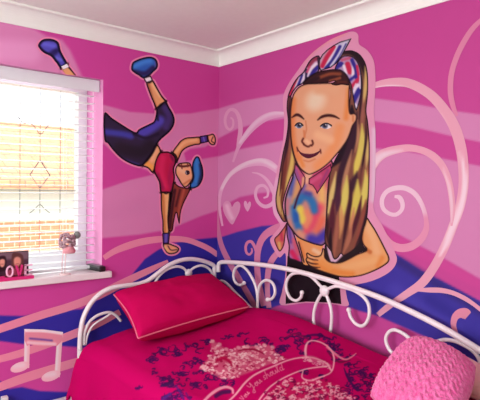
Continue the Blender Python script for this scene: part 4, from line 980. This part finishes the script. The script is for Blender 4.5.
# lace inside the banner
lz = np.array([(262,402),(268,393),(278,385),(290,379),(304,381),(322,380),(334,384),(346,392),(356,402)])
dops.append(('p', lz, (206,50,94), 4, .5, 0))
for _ in range(330):
    x, y = rnd.uniform(260, 358), rnd.uniform(378, 402)
    if inside(np.array([[x, y]]), lz)[0]:
        squiggle(x, y, rnd.uniform(2, 4.4), (240,184,192) if rnd.random() < .7 else (120,14,70), 1.1, .9)
C = paint(Q, (196, 6, 96), dops)
CD = np.clip(lin(np.clip(C, 0, 255))*0.9, 0, .9)
dv = mk('duvet', V, F, M_DUVET, None, CD, True)
so = dv.modifiers.new('thickness', 'SOLIDIFY'); so.thickness = 0.02; so.offset = -1
tag(dv, 'crimson duvet with purple scrolls and pale lace banner print spread over the daybed', 'duvet')

# ------------------------------------------------------------------ pillow
def pad(corners, thick, n=40, sag=0.0, seed=0.0, dog=0.0, power=0.42, rnd_=0.0, bottom=1.0):
    """a stuffed pad between four corners a,b,c,d (bilinear), returns top & bottom skins as one closed mesh"""
    a, b, c, d = [np.array(p, float) for p in corners]
    nrm = np.cross(b-a, d-a); nrm /= np.linalg.norm(nrm)
    if nrm[2] < 0: nrm = -nrm
    V = []; 
    def pt(u, v, s):
        uu, vv = u, v
        # edges pulled in between the corners
        pu = dog*math.sin(math.pi*v)*(1-2*u); pv = dog*math.sin(math.pi*u)*(1-2*v)
        uu = u+pu*0.5; vv = v+pv*0.5
        if rnd_:
            p_, q_ = 2*uu-1, 2*vv-1; uu = .5+.5*p_*math.sqrt(1-rnd_*q_*q_/2); vv = .5+.5*q_*math.sqrt(1-rnd_*p_*p_/2)
        p = (a*(1-uu)+b*uu)*(1-vv)+(d*(1-uu)+c*uu)*vv
        hgt = max(0, (16*u*(1-u)*v*(1-v)))**power
        w = noise.noise(Vector((p[0]*7+seed, p[1]*7, p[2]*3)))*0.012+noise.noise(Vector((p[0]*19+seed, p[1]*17, 2)))*0.004
        return p+nrm*(s*thick/2*hgt+w*hgt)
    g = np.linspace(0, 1, n)
    top = [pt(u, v, 1) for v in g for u in g]; bot = [pt(u, v, -bottom) for v in g for u in g]
    V = top+bot; N = n*n; F = []
    for j in range(n-1):
        for i in range(n-1):
            q = j*n+i; F.append([q, q+1, q+n+1, q+n]); F.append([N+q+n, N+q+n+1, N+q+1, N+q])
    edge = [(0, i) for i in range(n)]+[(j, n-1) for j in range(1, n)]+[(n-1, i) for i in range(n-2, -1, -1)]+[(j, 0) for j in range(n-2, 0, -1)]
    ring = [j*n+i for j, i in edge]
    return np.array(V), F, ring
TL, TR, BR, BL = (0.095, -0.785, 0.905), (0.105, -0.125, 0.945), (0.535, -0.175, 0.835), (0.56, -0.885, 0.79)
V, F, ring = pad((TL, TR, BR, BL), 0.17, 60, dog=0.06, seed=3, power=.3, bottom=1.25)
pl = thing('pillow', 'crimson pillow with thin pink piping at the left head of the daybed', 'pillow', (0.33, -0.5, 0.80))
o = mk('pillow_cover', V, F, M_PILLOW, pl, smooth=True)
bm = bmesh.new(); bm.from_mesh(o.data); bmesh.ops.remove_doubles(bm, verts=bm.verts, dist=1e-5); bmesh.ops.recalc_face_normals(bm, faces=bm.faces); bm.to_mesh(o.data); bm.free()
MB().tube([V[i] for i in ring], 0.0042, 6, True).build('piping', M_PIPE, pl, True)

# ------------------------------------------------------------------ fluffy cushion
m_f, N, L, b = new_mat('pink_fur')
b.inputs['Roughness'].default_value = 0.9; b.inputs['Sheen Weight'].default_value = 0.35
tc = N.new('ShaderNodeTexCoord'); nz = N.new('ShaderNodeTexNoise'); nz.inputs['Scale'].default_value = 60; nz.inputs['Detail'].default_value = 5
L.new(tc.outputs['Object'], nz.inputs['Vector'])
rmp = N.new('ShaderNodeValToRGB'); rmp.color_ramp.elements[0].position = .3; rmp.color_ramp.elements[0].color = rgba((216, 74, 146)); rmp.color_ramp.elements[1].position = .7; rmp.color_ramp.elements[1].color = rgba((236, 124, 182))
L.new(nz.outputs['Fac'], rmp.inputs[0]); L.new(rmp.outputs[0], b.inputs['Base Color'])
cu = [(1.565, -0.20, 0.925), (1.865, -0.23, 0.885), (1.955, -0.62, 0.80), (1.585, -0.55, 0.755)]
n = 190
V, F, ring = pad(cu, 0.17, n, dog=0.0, seed=8, power=0.4, rnd_=.5)
a, b2, c2, d2 = [np.array(p) for p in cu]; nrm = np.cross(b2-a, d2-a); nrm /= np.linalg.norm(nrm); nrm = nrm if nrm[2] > 0 else -nrm
for i in range(n*n):
    u, v = (i % n)/(n-1), (i//n)/(n-1)
    zig = abs(((u*9) % 1)-0.5)*2
    row = math.sin((v*12+zig*0.8)*2*math.pi)
    tuft = noise.noise(Vector((u*85, v*85, 1)))*0.004+noise.noise(Vector((u*34, v*34, 4)))*0.004
    e = min(1, 9*min(u, 1-u, v, 1-v)+.35)
    V[i] += nrm*(0.0023*row+0.8*tuft)*e
    V[i, 0] += noise.noise(Vector((u*60, v*60, 7)))*0.004; V[i, 1] += noise.noise(Vector((u*60, v*60, 11)))*0.004
o = mk('fur_cushion', V, F, m_f, None, smooth=True)
bm = bmesh.new(); bm.from_mesh(o.data); bmesh.ops.remove_doubles(bm, verts=bm.verts, dist=1e-6); bmesh.ops.recalc_face_normals(bm, faces=bm.faces); bm.to_mesh(o.data); bm.free()
tag(o, 'fluffy pink cushion with zigzag pile leaning at the right of the daybed', 'cushion')

# peach plush cushion peeping out behind it
V, F, ring = pad([(1.68, -0.10, 0.875), (1.98, -0.10, 0.80), (2.0, -0.27, 0.77), (1.70, -0.27, 0.77)], 0.09, 36, dog=0.14, seed=5)
o = mk('plush_cushion', V, F, M_CREAM, None, smooth=True)
bm = bmesh.new(); bm.from_mesh(o.data); bmesh.ops.remove_doubles(bm, verts=bm.verts, dist=1e-5); bmesh.ops.recalc_face_normals(bm, faces=bm.faces); bm.to_mesh(o.data); bm.free()
tag(o, 'peach coloured plush cushion mostly hidden behind the fluffy pink cushion', 'cushion')

# ------------------------------------------------------------------ low white shelf by the bed post
ch = thing('low_shelf', 'low white shelf with a raised end post by the left wall beside the bed', 'shelf', (0.1, -1.18, 0))
MB().box((0.012, -1.36, 0.351), (0.20, -0.997, 0.370)).build('top', M_WOOD, ch, bevel=0.003)
MB().box((0.016, -1.02, 0), (0.19, -1.002, 0.351)).build('side_panel', M_WOOD, ch, bevel=0.002)
MB().box((0.016, -1.352, 0), (0.19, -1.334, 0.351)).build('side_panel', M_WOOD, ch, bevel=0.002)
MB().box((0.016, -1.334, 0.15), (0.19, -1.02, 0.166)).build('shelf_board', M_WOOD, ch)
MB().box((0.016, -1.348, 0.370), (0.044, -1.318, 0.455)).build('end_post', M_WOOD, ch, bevel=0.003)

# ================================================================== LIGHT
w = bpy.data.worlds.new('sky'); sc.world = w; w.use_nodes = True
bg = w.node_tree.nodes['Background']; bg.inputs['Color'].default_value = (0.92, 0.96, 1.0, 1); bg.inputs['Strength'].default_value = 2.2
sd = bpy.data.lights.new('sun', 'SUN'); sd.energy = 8.5; sd.angle = 0.02; sd.color = (1, .95, .86)
so_ = bpy.data.objects.new('sun', sd); COL.objects.link(so_); so_.rotation_euler = Vector((-0.62, 0.25, -0.74)).to_track_quat('-Z', 'Y').to_euler(); so_.location = (0, 0, 8)
ad = bpy.data.lights.new('rear_fill_light', 'AREA'); ad.shape = 'RECTANGLE'; ad.size = 2.15; ad.size_y = 1.25; ad.energy = 70; ad.color = (1.0, .98, .98)  # added soft fill lamp in the unseen rear opening, brightens the room
ao = bpy.data.objects.new('rear_fill_light', ad); COL.objects.link(ao); ao.location = (1.8, YMIN-0.05, 1.5); ao.rotation_euler = (math.radians(90), 0, 0)
ad2 = bpy.data.lights.new('daylight_left_window', 'AREA'); ad2.shape = 'RECTANGLE'; ad2.size = 1.15; ad2.size_y = 1.0; ad2.energy = 8; ad2.color = (1.0, .98, .97)
ao2 = bpy.data.objects.new('daylight_left_window', ad2); COL.objects.link(ao2); ao2.location = (-0.2, (WY0+WY1)/2, 1.56); ao2.rotation_euler = (0, math.radians(-90), 0)
vs_ = sc.view_settings; vs_.view_transform = 'Standard'; vs_.look = 'None'; vs_.exposure = 0.0; vs_.gamma = 1.0; vs_.use_curve_mapping = False
